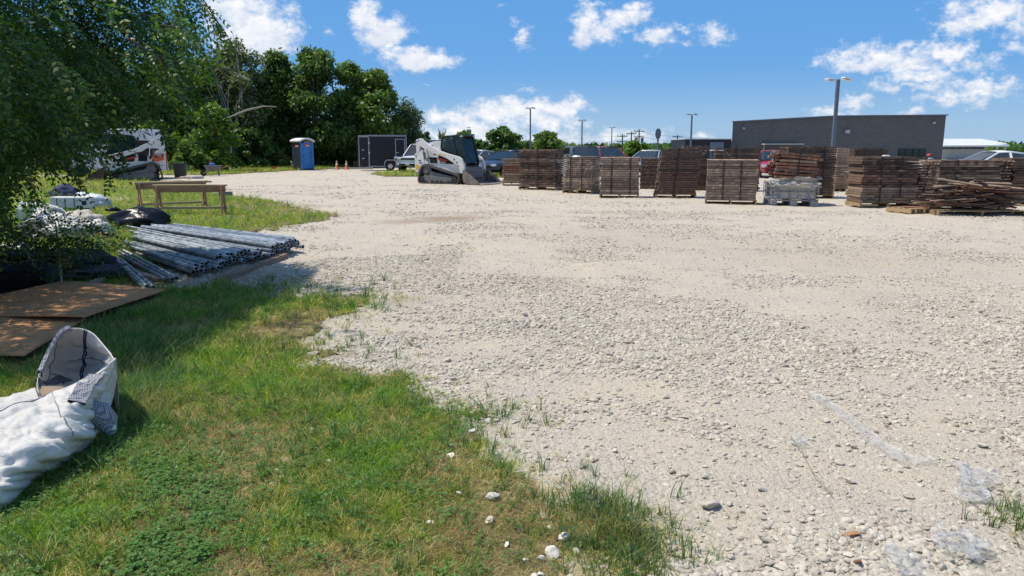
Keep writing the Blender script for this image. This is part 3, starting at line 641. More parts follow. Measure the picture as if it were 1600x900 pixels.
# leaning pale branch
rt = empty('fallen_branch', (at(357, 184, 53).x, 53, 0), 0, 'pale leaning bare trunk in front of the dark trees', 'branch')
MB().tube([(0, 0, .2), at(357, 184, 53)-rt.location, at(385, 172, 53)-rt.location, at(412, 166, 53.5)-rt.location, at(432, 167, 54)-rt.location], [.09, .08, .07, .05, .03], 7).build('limb', 'palebark', rt, smooth=True)

# distant trees behind the cars
GD = 'trees beyond the parking lot'
crown_tree('oak_tree', 786, 0, 197, 72, 'dark', 'round dark green tree above the dark blue sedan', group=GD, dist=95, low=.1, leaves=5000, lsz=.3, seed=61)
crown_tree('oak_tree', 856, 0, 204, 60, 'mid', 'spiky topped green tree above the dark crate stack', group=GD, dist=100, low=.1, leaves=4200, lsz=.3, seed=62)
crown_tree('oak_tree', 822, 0, 220, 46, 'mid', 'low green tree between the two round trees', group=GD, dist=105, low=.1, leaves=2500, lsz=.3, seed=63)
crown_tree('oak_tree', 992, 0, 219, 44, 'bright', 'light green tree under the utility poles', group=GD, dist=105, low=.1, leaves=3200, lsz=.28, seed=64)
crown_tree('cypress_bush', 966, 0, 225, 14, 'dark', 'narrow black green shrub left of the light green tree', 'bush', dist=88, low=0, leaves=900, lsz=.2, seed=65, blobs=10)
crown_tree('oak_tree', 724, 0, 203, 38, 'mid', 'tree behind the loader cab beside the far tower', group=GD, dist=120, low=.05, leaves=2800, lsz=.3, seed=66)
crown_tree('oak_tree', 745, 0, 217, 36, 'mid', 'low tree right of the loader cab', group=GD, dist=110, low=.05, leaves=2200, lsz=.3, seed=67)
crown_tree('oak_tree', 668, 0, 205, 24, 'willow', 'thin twiggy tree between willow and yucca', group=GD, dist=75, low=.0, leaves=1100, lsz=.18, seed=68)
crown_tree('oak_tree', 1596, 0, 234, 30, 'dark', 'distant dark tree at the right edge', group=GD, dist=150, low=.0, leaves=1500, lsz=.4, seed=69)
crown_tree('oak_tree', 698, 0, 214, 40, 'mid', 'bushy tree just above the loader arm', group=GD, dist=90, low=.0, leaves=2200, lsz=.25, seed=70)
# yucca behind loader
yx = at(690, 240, 62); yr = empty('yucca_plant', (yx.x, 62, 0), 0, 'spiky yucca rising behind the loader', 'plant')
MB().tube([(0, 0, 0), (0, 0, 1.9)], [.2, .15], 8).build('stem', 'bark', yr, smooth=True)
for k in range(26):
    a = random.uniform(0, 6.28); e = random.uniform(.1, 1.45); L = random.uniform(1.2, 1.75); d = Vector((math.cos(a)*math.cos(e), math.sin(a)*math.cos(e), math.sin(e)))
    s_ = d.cross(Vector((0, 0, 1))).normalized()*.06; b0 = Vector((0, 0, 1.8))
    lf = MB(); lf.add([b0-s_, b0+s_, b0+d*L*.6+s_*1.2, b0+d*L+Vector((0, 0, -.08)), b0+d*L*.6-s_*1.2, b0+d*L*.6+Vector((0, 0, -.03))], [(0, 1, 5), (1, 2, 5), (2, 3, 5), (3, 4, 5), (4, 0, 5)])
    lf.build('leaf', LM['willow'], yr)
# low far-off woodland on the horizon
n = 9000; x = rng.uniform(-420, 420, n); y = rng.uniform(340, 420, n); z = rng.random(n)*(4+2.4*fbm(x, 0*x, .03, 4, 4))
V, Fq = leafquads(np.stack([x, y, z], -1), unit(rng.normal(size=(n, 3))), np.full(n, 1.6), .7)
o = npmesh('far_wood', V, Fq, LM['dark']); tag(o, 'low distant woodland on the horizon', 'woodland', kind='stuff')

# ---------------------------------------------------------------- foreground tree
FP = [(-4000,-6000),(310,-6000),(272,-10),(300,22),(340,60),(335,74),(312,86),(318,112),(298,140),(272,158),(250,172),(228,180),(205,186),(186,196),(165,216),(135,240),(112,246),(85,252),(55,262),(30,278),(10,300),(-5,340),(-20,390),(-80,440),(-4000,500)]
def compound(base, d, L, r, nleaf=13, ll=0.058, lw=0.011):
    """pinnate leaves: base (n,3), direction d (n,3), length L (n,)"""
    n = len(base); up = np.array([0, 0, 1.0]); side = unit(np.cross(d, up)+r.normal(size=(n, 3))*.35)
    nr = unit(np.cross(side, d)); Vs = []
    for j in range(nleaf):
        t = (j//2+1)/((nleaf+1)//2); sg = 1 if j % 2 else -1
        if j == nleaf-1: sg = 0
        p = base+d*(L*t)[:, None]-up*(L*0.35*t*t)[:, None]
        dd = unit(d*(0.55 if sg else 1)+side*sg*0.85-up*0.35+r.normal(size=(n, 3))*.16)
        s2 = unit(np.cross(dd, nr)+r.normal(size=(n, 3))*.3)
        l_ = ll*(L/0.3)[:, None]*r.uniform(.75, 1.15, (n, 1)); w_ = l_*(lw/ll)*1.5
        q0 = p; q1 = p+dd*l_*.4+s2*w_; q2 = p+dd*l_; q3 = p+dd*l_*.4-s2*w_
        Vs.append(np.stack([q0, q1, q2, q3], 1))
    V = np.concatenate(Vs, 0).reshape(-1, 3); return V, np.arange(len(V)).reshape(-1, 4)
def foretree():
    r = np.random.default_rng(5)
    root = empty('overhanging_tree', (-7.6, 8.2, 0), 0, 'big dark tree whose drooping branches fill the top left corner', 'tree')
    off = np.array([-7.6, 8.2, 0.0])
    n = 420000; c = np.stack([r.uniform(-11, -2.3, n), r.uniform(5.2, 10.8, n), r.uniform(.5, 7.6, n)], -1)
    e = ((c[:, 0]+7.4)/5.1)**2+((c[:, 1]-8.0)/3.0)**2+((c[:, 2]-3.4)/4.0)**2
    px, py = proj(c[:, 0], c[:, 1], c[:, 2]); nz = fbm(px, py, .02, 5, 4)
    k = (e < 1.0+0.5*nz) & inpoly(px+14+nz*18, py+14+nz*16, FP) & ((c[:, 0]+.51*c[:, 2] < -2.65) | ((c[:, 2] < 3.0) & (r.random(n) < .32))) & ((c[:, 2] < 3.4) | (r.random(n) < np.where(c[:, 0]+.51*c[:, 2] > -4.0, 1.0, .17))) & (r.random(n) < np.clip(0.35+0.9*e, .2, 1))  # out-of-view upper leaves thinned and thickened to shape the shadow on the ground
    cl = fbm(c[:, 0]*1.2+c[:, 2], c[:, 1]+c[:, 2]*.7, 1.0, 9, 3)
    k &= r.random(n) < np.clip(.62+2.6*cl, .03, 1)
    c = c[k]; print('compound candidates', len(c))
    c = c[:34000]; n = len(c)
    out = unit((c-np.array([-8.2, 8.0, 4.0]))*np.array([1, 1, .25]))
    d = unit(out*0.8+r.normal(size=(n, 3))*.4+np.array([.15, 0, -.45])); L = r.uniform(.2, .36, n)
    V, Fq = compound(c-d*L[:, None]*.3, d, L, r)
    npmesh('crown', V-off, Fq, LM['fore'], root)
    # sprays reaching out to the right at the top, as in the photo
    V2 = []
    for (a, b) in (((262, -25, 8.6), (356, 58, 8.8)), ((270, 8, 8.6), (322, 92, 8.8)), ((240, -10, 8.2), (345, 40, 8.4)), ((250, 40, 8.8), (335, 112, 9.0)), ((240, 90, 8.8), (322, 165, 9.0)), ((180, 150, 8.6), (262, 205, 8.8)), ((120, 190, 8.4), (190, 245, 8.6)), ((100, 230, 8.2), (172, 268, 8.3)), ((60, 250, 8.0), (120, 280, 8.1)), ((200, 60, 7.8), (300, 190, 8.2)), ((-10, 230, 7.6), (52, 300, 7.7)), ((-60, 300, 7.4), (18, 365, 7.4))):
        A, B = at(*a), at(*b); mid_ = A.lerp(B, .5)+Vector((0, 0, .22)); pts = [A+(mid_-A)*t*2 if t < .5 else mid_+(B-mid_)*(t-.5)*2 for t in np.linspace(0, 1, 9)]
        MB().tube([p-Vector(off) for p in pts], [.016-.0015*i for i in range(9)], 5).build('twig', 'bark', root, smooth=True)
        P = np.array([pts[min(8, int(t*8))].lerp(pts[min(8, int(t*8)+1)], t*8-int(t*8)) for t in np.linspace(0, .999, 26)])
        ax = np.array((B-A).normalized()); dd = unit(np.tile(ax, (26, 1))*.5+r.normal(size=(26, 3))*.45+np.array([0, 0, -.6]))
        v_, f_ = compound(P, dd, r.uniform(.2, .34, 26), r); V2.append(v_)
    V2 = np.concatenate(V2); npmesh('leaf_spray', V2-off, np.arange(len(V2)).reshape(-1, 4), LM['fore'], root)
    mb = MB(); mb.tube([(-1.2, 0, 0), (-1.1, .1, 1.5), (-.6, 0, 3.2), (-.2, .1, 5.2)], [.24, .2, .15, .06], 10)
    for k in range(26):
        st = Vector((-1.1+.5*r.random(), .1, r.uniform(1.4, 4.2))); e = Vector(c[r.integers(0, n)]-off); m1 = st.lerp(e, .5)+Vector((0, 0, r.uniform(.2, .7)))
        mb.tube([st, m1, e], [.05, .032, .008], 6)
    mb.build('trunk', 'bark', root, smooth=True)
foretree()
def small_plant(name, px, py, hpx, wpx, kind, label, n, ll=.05, lw=.012, stem=True, low=.4, stemmat='palebark'):
    r = np.random.default_rng(int(px+py)); gx, gy = G(px, py); H = hpx*gy/F; R = wpx/2*gy/F
    root = empty(name, (gx, gy, gz(gx, gy)), 0, label, 'plant')
    if stem: MB().tube([(0, 0, 0), (.01, 0, H*.5), (0, .02, H*.9)], [.017, .014, .006], 6).build('stem', stemmat, root, smooth=True)
    d0 = unit(r.normal(size=(n, 3))); c = d0*(r.random(n)**.5)[:, None]*np.array([R*.8, R*.6, H*(1-low)*.5])+np.array([0, 0, H*(1+low)*.5])
    d = unit(d0*np.array([1, 1, .4])+r.normal(size=(n, 3))*.3+np.array([0, 0, -.1])); V, Fq = compound(c, d, r.uniform(.14, .26, n), r, 9, ll, lw)
    npmesh('foliage', V, Fq, LM[kind], root)
small_plant('sapling', 97, 452, 118, 165, 'fore', 'dark leaved sapling on a thin pale stem beside the plywood', 400, low=.45)
small_plant('sapling', 45, 372, 85, 80, 'bright', 'small sapling with bright yellow green leaves at the left edge', 90, .07, .02, low=.55)
small_plant('weed', 960, 846, 55, 80, 'willow', 'dark green weed clump on the gravel at bottom centre', 18, .05, .008, stem=False, low=.05)
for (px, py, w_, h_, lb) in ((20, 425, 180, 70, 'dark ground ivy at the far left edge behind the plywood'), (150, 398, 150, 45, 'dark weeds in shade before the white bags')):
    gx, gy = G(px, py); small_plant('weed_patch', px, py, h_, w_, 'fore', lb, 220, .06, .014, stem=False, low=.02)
# ================================================================ PALLETS AND STACKED BOARDS
def rough_plank(seed, nx=14):
    """unit board 1 x 1 x 1 with worn uneven long edges"""
    r = np.random.default_rng(seed); V = []; xs_ = np.linspace(-.5, .5, nx)
    for i, x in enumerate(xs_):
        e = 0.03*r.normal() if 0 < i < nx-1 else 0.0
        a, b, c, d = r.normal(size=4)*.055
        ex = x+(r.normal()*.004)
        V += [(ex, -.5+a*.6, -.5+abs(b)), (ex, .5+c*.6, -.5+abs(b)*.5), (ex, .5+c*.6, .5-abs(d)*.5), (ex, -.5+a*.6, .5-abs(d))]
    Fq = [(i*4+k, i*4+(k+1) % 4, i*4+4+(k+1) % 4, i*4+4+k) for i in range(nx-1) for k in range(4)]+[(3, 2, 1, 0), (nx*4-4, nx*4-3, nx*4-2, nx*4-1)]
    me = D.meshes.new('plank'); me.from_pydata(V, [], Fq); me.materials.append(M['oldgrey']); return me
RP = [rough_plank(i) for i in range(8)]
BX = {}
def ubox(mname):
    if mname not in BX:
        mb = MB(); mb.box((0, 0, 0), (1, 1, 1)); o = mb.build('board', mname); BX[mname] = o.data; D.objects.remove(o)
    return BX[mname]
def pallet(x, y, yaw, wd, dp, h=.13, mname='pallet', label='pallet', fr=None):
    z = gz(x, y)+.0
    root = empty('wooden_pallet', (x, y, z), yaw, label[:200], 'pallet', 'wooden pallets under the board stacks'); me = ubox(mname)
    for sx in (-.5, 0, .5): share(me, 'stringer', root, (sx*(wd-.05), dp/2, h*.5), (0, 0, 0), (.05 if sx else .045, dp*.985, h*.7-.004))
    for k in range(5): share(me, 'deck_board', root, (0, .05+(dp-.1)*k/4, h*.93-.004), (0, 0, random.uniform(-.01, .01)), (wd, .095, h*.13))
    for k in (0, 2, 4): share(me, 'bottom_board', root, (0, .05+(dp-.1)*k/4, h*.07), (0, 0, 0), (wd*.995, .09, h*.13))
    return h
def stack(px0, px1, base, top, yaw=0, dp=1.0, layers=16, mats=('oldgrey',), pal=True, label='', straps=(.3, .7), lean=0, jit=.009, rows=3, frontf=1.0, z0=None, palmat='pallet', sheet=False, flare=0, dist=None):
    """px0..px1 front face in photo pixels, base/top photo rows"""
    if dist is None: cx, cy = G((px0+px1)/2, base)
    else: cy = dist; cx = at((px0+px1)/2, base, dist).x
    yw = math.radians(yaw); wd = (px1-px0)*math.hypot(cx, cy)**0*cy/F/math.cos(yw)
    k = math.cos(T)+0; H = hz(top, cy)-gz(cx, cy)
    ph = 0
    if pal: ph = pallet(cx, cy, yw, wd*1.03, dp, .13, palmat, 'pallet under the '+' '.join(label.split()[:11]))
    if z0: ph = z0
    root = empty('board_stack', (cx, cy, gz(cx, cy)+ph), yw, label, 'board stack', 'strapped stacks of old boards')
    Hs = H-ph; lh = Hs/layers
    for i in range(layers):
        sx = lean*(i/layers)+random.gauss(0, jit*.5); sy = random.gauss(0, jit*.6); rz = random.gauss(0, .006)
        fl = flare*(1-i/layers)
        mt_ = mats[min(len(mats)-1, int(i/layers*len(mats)))] if len(mats) < 5 else random.choice(mats)
        for rI in range(rows):
            d_ = dp/rows; xj = random.gauss(0, jit)
            share(RP[random.randrange(8)], 'plank', root, (sx+xj+fl*0, d_*(rI+.5)+sy+(0 if rI else -.004)-(fl if rI == 0 else 0)*0, lh*(i+.5)), (0, 0, rz+(PI if random.random() < .5 else 0)), (wd*(1+random.gauss(0, .003))+fl, d_*.975, lh*random.uniform(.84, .96)), mt_)
    for s_ in straps:
        xs0 = (s_-.5)*wd; mb = MB(); ln = .035
        mb.box((xs0, -jit-.018, Hs*.5), (ln, .006, Hs+.02), (0, lean/Hs*1.0 if Hs else 0, 0)); mb.box((xs0+lean*.5, dp/2, Hs+.006), (ln, dp+.06, .006)); mb.box((xs0, dp+jit+.02, Hs*.5), (ln, .006, Hs+.02), (0, lean/Hs, 0))
        mb.build('strap', 'strap', root)
    if sheet:
        nx, ny = 16, 12; V = []
        for j in range(ny):
            for i in range(nx):
                x = (i/(nx-1)-.5)*wd*1.03+lean; y = j/(ny-1)*dp*1.03-.015; V.append((x, y, Hs+.014+.012*random.random()))
        mb = MB(); mb.v = V; mb.f = [(j*nx+i, j*nx+i+1, (j+1)*nx+i+1, (j+1)*nx+i) for j in range(ny-1) for i in range(nx-1)]; mb.m = [0]*len(mb.f)
        mb.build('top_panel', 'oldgrey' if sheet == 'grey' else 'sheet', root, solid=.012)
    return root, cx, cy, wd, Hs+ph
dk = ('olddark',)
stack(811, 866, 297, 233, -24, 1.0, 17, ('olddark', 'olddark', 'olddark'), label='tall black brown board stack, leftmost of the tall stacks', straps=(.52,), rows=3)
stack(786, 813, 290, 248, 0, 1.0, 10, ('tanwood', 'redwood', 'tanwood'), label='low tan and rust coloured crate boards left of the tall black stack', straps=(), jit=.03, z0=.14)
stack(880, 923, 302, 246, -25, 1.0, 16, ('oldgrey',), label='grey board stack just right of the tall black brown stack', straps=(.27, .66), sheet='grey')
stack(938, 996, 309, 247, -10, .95, 16, ('oldgrey',), label='strapped grey board stack with a second dark stack close behind it', straps=(.3, .78), sheet='grey', palmat='pallet')
stack(1000, 1028, 296, 248, -12, 1.0, 16, dk, pal=False, label='dark board stack hiding behind the strapped grey stack', straps=(), sheet='grey')
stack(1026, 1086, 310, 232, -6, 1.0, 20, ('oldred', 'oldred', 'olddark', 'olddark'), label='tallest front stack, leaning right, reddish boards near its base', straps=(.48,), lean=.14, jit=.015)
stack(1066, 1106, 297, 229, -8, 1.0, 20, dk, pal=False, label='dark tall stack behind the leaning reddish stack', straps=(), sheet='grey')
stack(1105, 1178, 320, 251, 0-14, .95, 15, ('oldgrey',), label='neat grey board stack on a tan pallet with two straps, middle of the row', straps=(.33, .68), sheet='grey', jit=.007)
stack(1117, 1184, 299, 231, -8, 1.0, 18, dk, pal=False, label='dark stack behind the neat grey middle stack', straps=(.45,))
stack(1228, 1300, 311, 229, -5, 1.0, 22, dk, label='tall dark stack behind the caged container', straps=(.75,))
stack(1303, 1322, 300, 231, 5, 1.0, 17, ('tanwood', 'oldgrey'), label='narrow stack of pale board ends right of the tall dark stack', straps=())
stack(1330, 1382, 297, 233, 0, 1.0, 16, dk, pal=False, label='dark stack behind the stack with pale stepped side', straps=())
stack(1345, 1430, 325, 245, -2, 1.0, 18, ('oldgrey', 'oldred', 'olddark'), label='wide brown stack with pale stepped board ends on its left side', straps=(.32, .68), lean=-.02, jit=.014, rows=1)
stack(1463, 1558, 322, 250, -2, 1.0, 17, ('oldgrey', 'olddark', 'olddark', 'olddark', 'oldgrey'), label='wide dark stack rising behind the heap of broken boards', straps=(.28,), jit=.014, rows=1)
stack(1576, 1660, 322, 247, -2, 1.0, 17, dk, label='dark stack cut by the right edge of the picture', straps=(), jit=.03)
# white scraps on stacks
def blob(name, loc, r, material, label, cat, seed=0, amp=.35, n=3, parent=None, flatten=None, group=None, squash=.0):
    import bmesh
    bm = bmesh.new(); bmesh.ops.create_icosphere(bm, subdivisions=n, radius=1.0)
    q = np.random.default_rng(seed); o1, o2, o3 = q.uniform(0, 50, 3)
    for v_ in bm.verts:
        c = v_.co; a = float(fbm(np.array([c.x*1.7+o1]), np.array([c.y*1.7+c.z*1.3+o2]), 1.0, seed, 4)[0]); b = float(fbm(np.array([c.z*4+o3+c.x*3]), np.array([c.y*4]), 1.0, seed+5, 3)[0])
        ridge = abs(b)*.5
        k = 1+amp*(a-ridge*.9); v_.co = Vector((c.x*r[0]*k, c.y*r[1]*k, max(c.z*r[2]*k, -r[2]*.28)))
    me = D.meshes.new(name); bm.to_mesh(me); bm.free(); me.materials.append(M[material] if isinstance(material, str) else material)
    for p in me.polygons: p.use_smooth = True
    o = D.objects.new(name, me); col.objects.link(o); o.location = loc
    if parent: o.parent = parent
    elif label: tag(o, label, cat, group)
    return o
blob('plastic_scrap', at(901, 245, 27.2), (.16, .1, .05), 'sheet', 'small white plastic scrap lying on top of the grey stack beside the black one', 'plastic', 3)
blob('plastic_scrap', at(1384, 244, 20.7), (.11, .08, .035), 'sheet', 'small white plastic scrap on the wide brown stack', 'plastic', 4)
# red and black cap-like bundle
cr = empty('gear_bundle', at(1451, 250.5, 21.6), 0, 'small red topped bundle sitting on the stack with pale stepped ends', 'bundle')
blob('body', (0, 0, .03), (.14, .1, .06), 'concrete', None, None, 6, parent=cr); blob('red_top', (0, 0, .13), (.07, .07, .06), 'red', None, None, 7, .15, parent=cr); blob('black_strap', (-.1, -.02, .04), (.08, .06, .06), 'black', None, None, 8, parent=cr)

# stepped pale board ends: the left sides of two stacks
def ends(px0, px1, base, top, n, mname, label, dp=.95, skew=-.12):
    cx, cy = G((px0+px1)/2, base); wd = (px1-px0)*cy/F; H = hz(top, cy)
    root = empty('board_stack', (cx, cy, .12+gz(cx, cy)), 0, label, 'board stack', 'strapped stacks of old boards'); lh = (H-.12)/n
    for i in range(n):
        share(RP[i % 8], 'plank', root, (skew*(1-i/n)+random.gauss(0, .012), dp/2, lh*(i+.5)), (0, 0, random.gauss(0, .02)), (wd*random.uniform(.93, 1.05), dp, lh*.62), mname)
    MB().box((-wd*.15+skew*.5, -.02, H*.45), (.03, .008, H*.9), (0, -skew/H, 0)).build('strap', 'strap', root)
ends(1436, 1462, 325, 251, 16, 'tanwood', 'pale stepped board ends, left side of the wide dark stack behind the heap')
pallet(*G(1450, 326), 0, .75, 1.0, .14, 'pallet', 'yellow tan pallet under the pale stepped board ends')
ends(1557, 1576, 322, 250, 14, 'tanwood', 'pale stepped board ends, left side of the dark stack at the right edge')

# heap of broken boards on its pallet
hx, hy = G(1535, 338)
pallet(hx-.0, hy, 0, 2.1, 1.1, .15, 'pallet', 'long pallet under the heap of broken boards'); pallet(hx-1.25, hy+.45, .3, .6, .8, .13, 'pallet', 'short yellowish pallet left of the broken board heap')
root = empty('broken_board_heap', (hx, hy+.05, gz(hx, hy)+.15), 0, 'heap of splintered brown and reddish boards at the right', 'wood heap')
for i in range(210):
    t = random.random(); x = random.gauss(.1, .52); y = random.uniform(.0, 1.0); Hm = max(.08, .66-.38*((x-.15)/1.05)**2)*(.55+.45*math.sin(PI*min(1, y+.25))); z = Hm*random.random()**.6
    if x < -1.3: continue
    share(RP[random.randrange(8)], 'broken_board', root, (x, y, z), (random.gauss(0, .2), random.gauss(.04, .10), random.gauss(0, .35)), (random.uniform(.25, 1.0), random.uniform(.05, .13), random.uniform(.012, .03)), random.choice(['oldgrey', 'olddark', 'oldred', 'redwood', 'tanwood', 'olddark', 'olddark', 'oldred']))
for (px, py, L, a, m_) in ((1500, 285, 1.0, .16, 'tanwood'), (1580, 300, .9, .06, 'redwood'), (1578, 293, 1.1, .1, 'tanwood'), (1530, 297, .7, .06, 'redwood'), (1475, 290, .5, -.1, 'tanwood'), (1520, 312, .6, -.12, 'tanwood')):
    p = at(px, py, hy+.1)-root.location; share(RP[random.randrange(8)], 'broken_board', root, p, (.25, a, random.gauss(0, .1)), (L, .12, .03), m_)

# caged container with reddish boards on top
ix, iy = G(1240, 321); cg = empty('caged_container', (ix, iy, gz(ix, iy)), math.radians(-8), 'white plastic container in a galvanised cage wrapped with torn film', 'container'); W_, Hc = 1.3, .72
mb = MB(); mb.box((0, .55, .43), (W_*.93, 1.0, .5)); mb.build('tank', 'film2', cg, bevel=.06)
MB().box((0, .55, .43), (W_*.9, .96, .46)).build('tank_liner', 'concrete', cg, bevel=.05)
mb = MB()
for z in (.17, .42, .62):
    mb.tube([(-W_/2, 0, z), (W_/2, 0, z), (W_/2, 1.1, z), (-W_/2, 1.1, z), (-W_/2, 0, z)], .014, 6)
for k in range(6):
    x = -W_/2+W_*k/5; mb.tube([(x, 0, .14), (x, 0, .68)], .013, 6); mb.tube([(x, 1.1, .14), (x, 1.1, .68)], .013, 6)
for k in range(1, 4):
    for x in (-W_/2, W_/2): mb.tube([(x, 1.1*k/4, .14), (x, 1.1*k/4, .68)], .013, 6)
mb.build('cage', 'galv', cg, smooth=True)
mb = MB()
for x in (-.56, 0, .56): mb.box((x, .55, .07), (.2, 1.1, .14))
mb.box((0, .04, .155), (W_, .08, .02)); mb.box((0, 1.06, .155), (W_, .08, .02)); mb.build('foot_frame', 'concrete', cg)
def film_sheet(name, pts, material, parent=None, n=18, amp=.03, seed=1, label=None, cat='plastic film', solid=0):
    """bilinear patch through 4 corner points with crumples"""
    a, b, c, d = [Vector(p) for p in pts]; mb = MB()
    for j in range(n):
        for i in range(n):
            u_, v_ = i/(n-1), j/(n-1); p = a.lerp(b, u_).lerp(d.lerp(c, u_), v_)
            k = float(fbm(np.array([u_*5+seed]), np.array([v_*5+seed*3]), 1.0, seed, 4)[0]); k2 = float(fbm(np.array([u_*4+seed*7]), np.array([v_*4]), 1.0, seed+3, 4)[0])
            mb.v.append(tuple(p+Vector((k2*amp*(1 if solid else 3.5), k*amp*(1 if solid else 3.5), abs(k)*amp*1.5))))
    mb.f = [(j*n+i, j*n+i+1, (j+1)*n+i+1, (j+1)*n+i) for j in range(n-1) for i in range(n-1)]; mb.m = [0]*len(mb.f)
    o = mb.build(name, material, parent, smooth=True, solid=solid)
    if label: tag(o, label, cat)
    return o
film_sheet('torn_film', [(-W_/2-.03, -.05, .5), (W_/2+.03, -.05, .52), (W_/2, .1, .80), (-W_/2, .1, .76)], 'film2', cg, amp=.10, seed=5)
film_sheet('torn_film', [(-W_/2-.12, -.1, .02), (-W_/2+.1, -.06, .05), (-W_/2+.1, .0, .7), (-W_/2-.03, .3, .7)], 'film', cg, amp=.10, seed=6)
rb = empty('loose_board_bundle', (ix, iy+.1, gz(ix, iy)+.76), math.radians(-8), 'tilted bundle of reddish and tan boards on the caged container', 'board stack')
for i in range(8):
    for j in range(5):
        share(RP[(i+j) % 8], 'plank', rb, (random.gauss(.06, .05), .1+.2*j, .045+.093*i+random.gauss(0, .004)), (random.gauss(0, .02), .05+random.gauss(.03, .02), random.gauss(0, .012)), (1.15*random.uniform(.85, 1.06), .19, .07), random.choice(['redwood', 'oldred', 'tanwood', 'tanwood', 'redwood']) if i > 1 or j == 0 else 'oldred')
MB().box((.1, -.03, .4), (.03, .01, .85), (0, .05, 0)).build('strap', 'strap', rb)

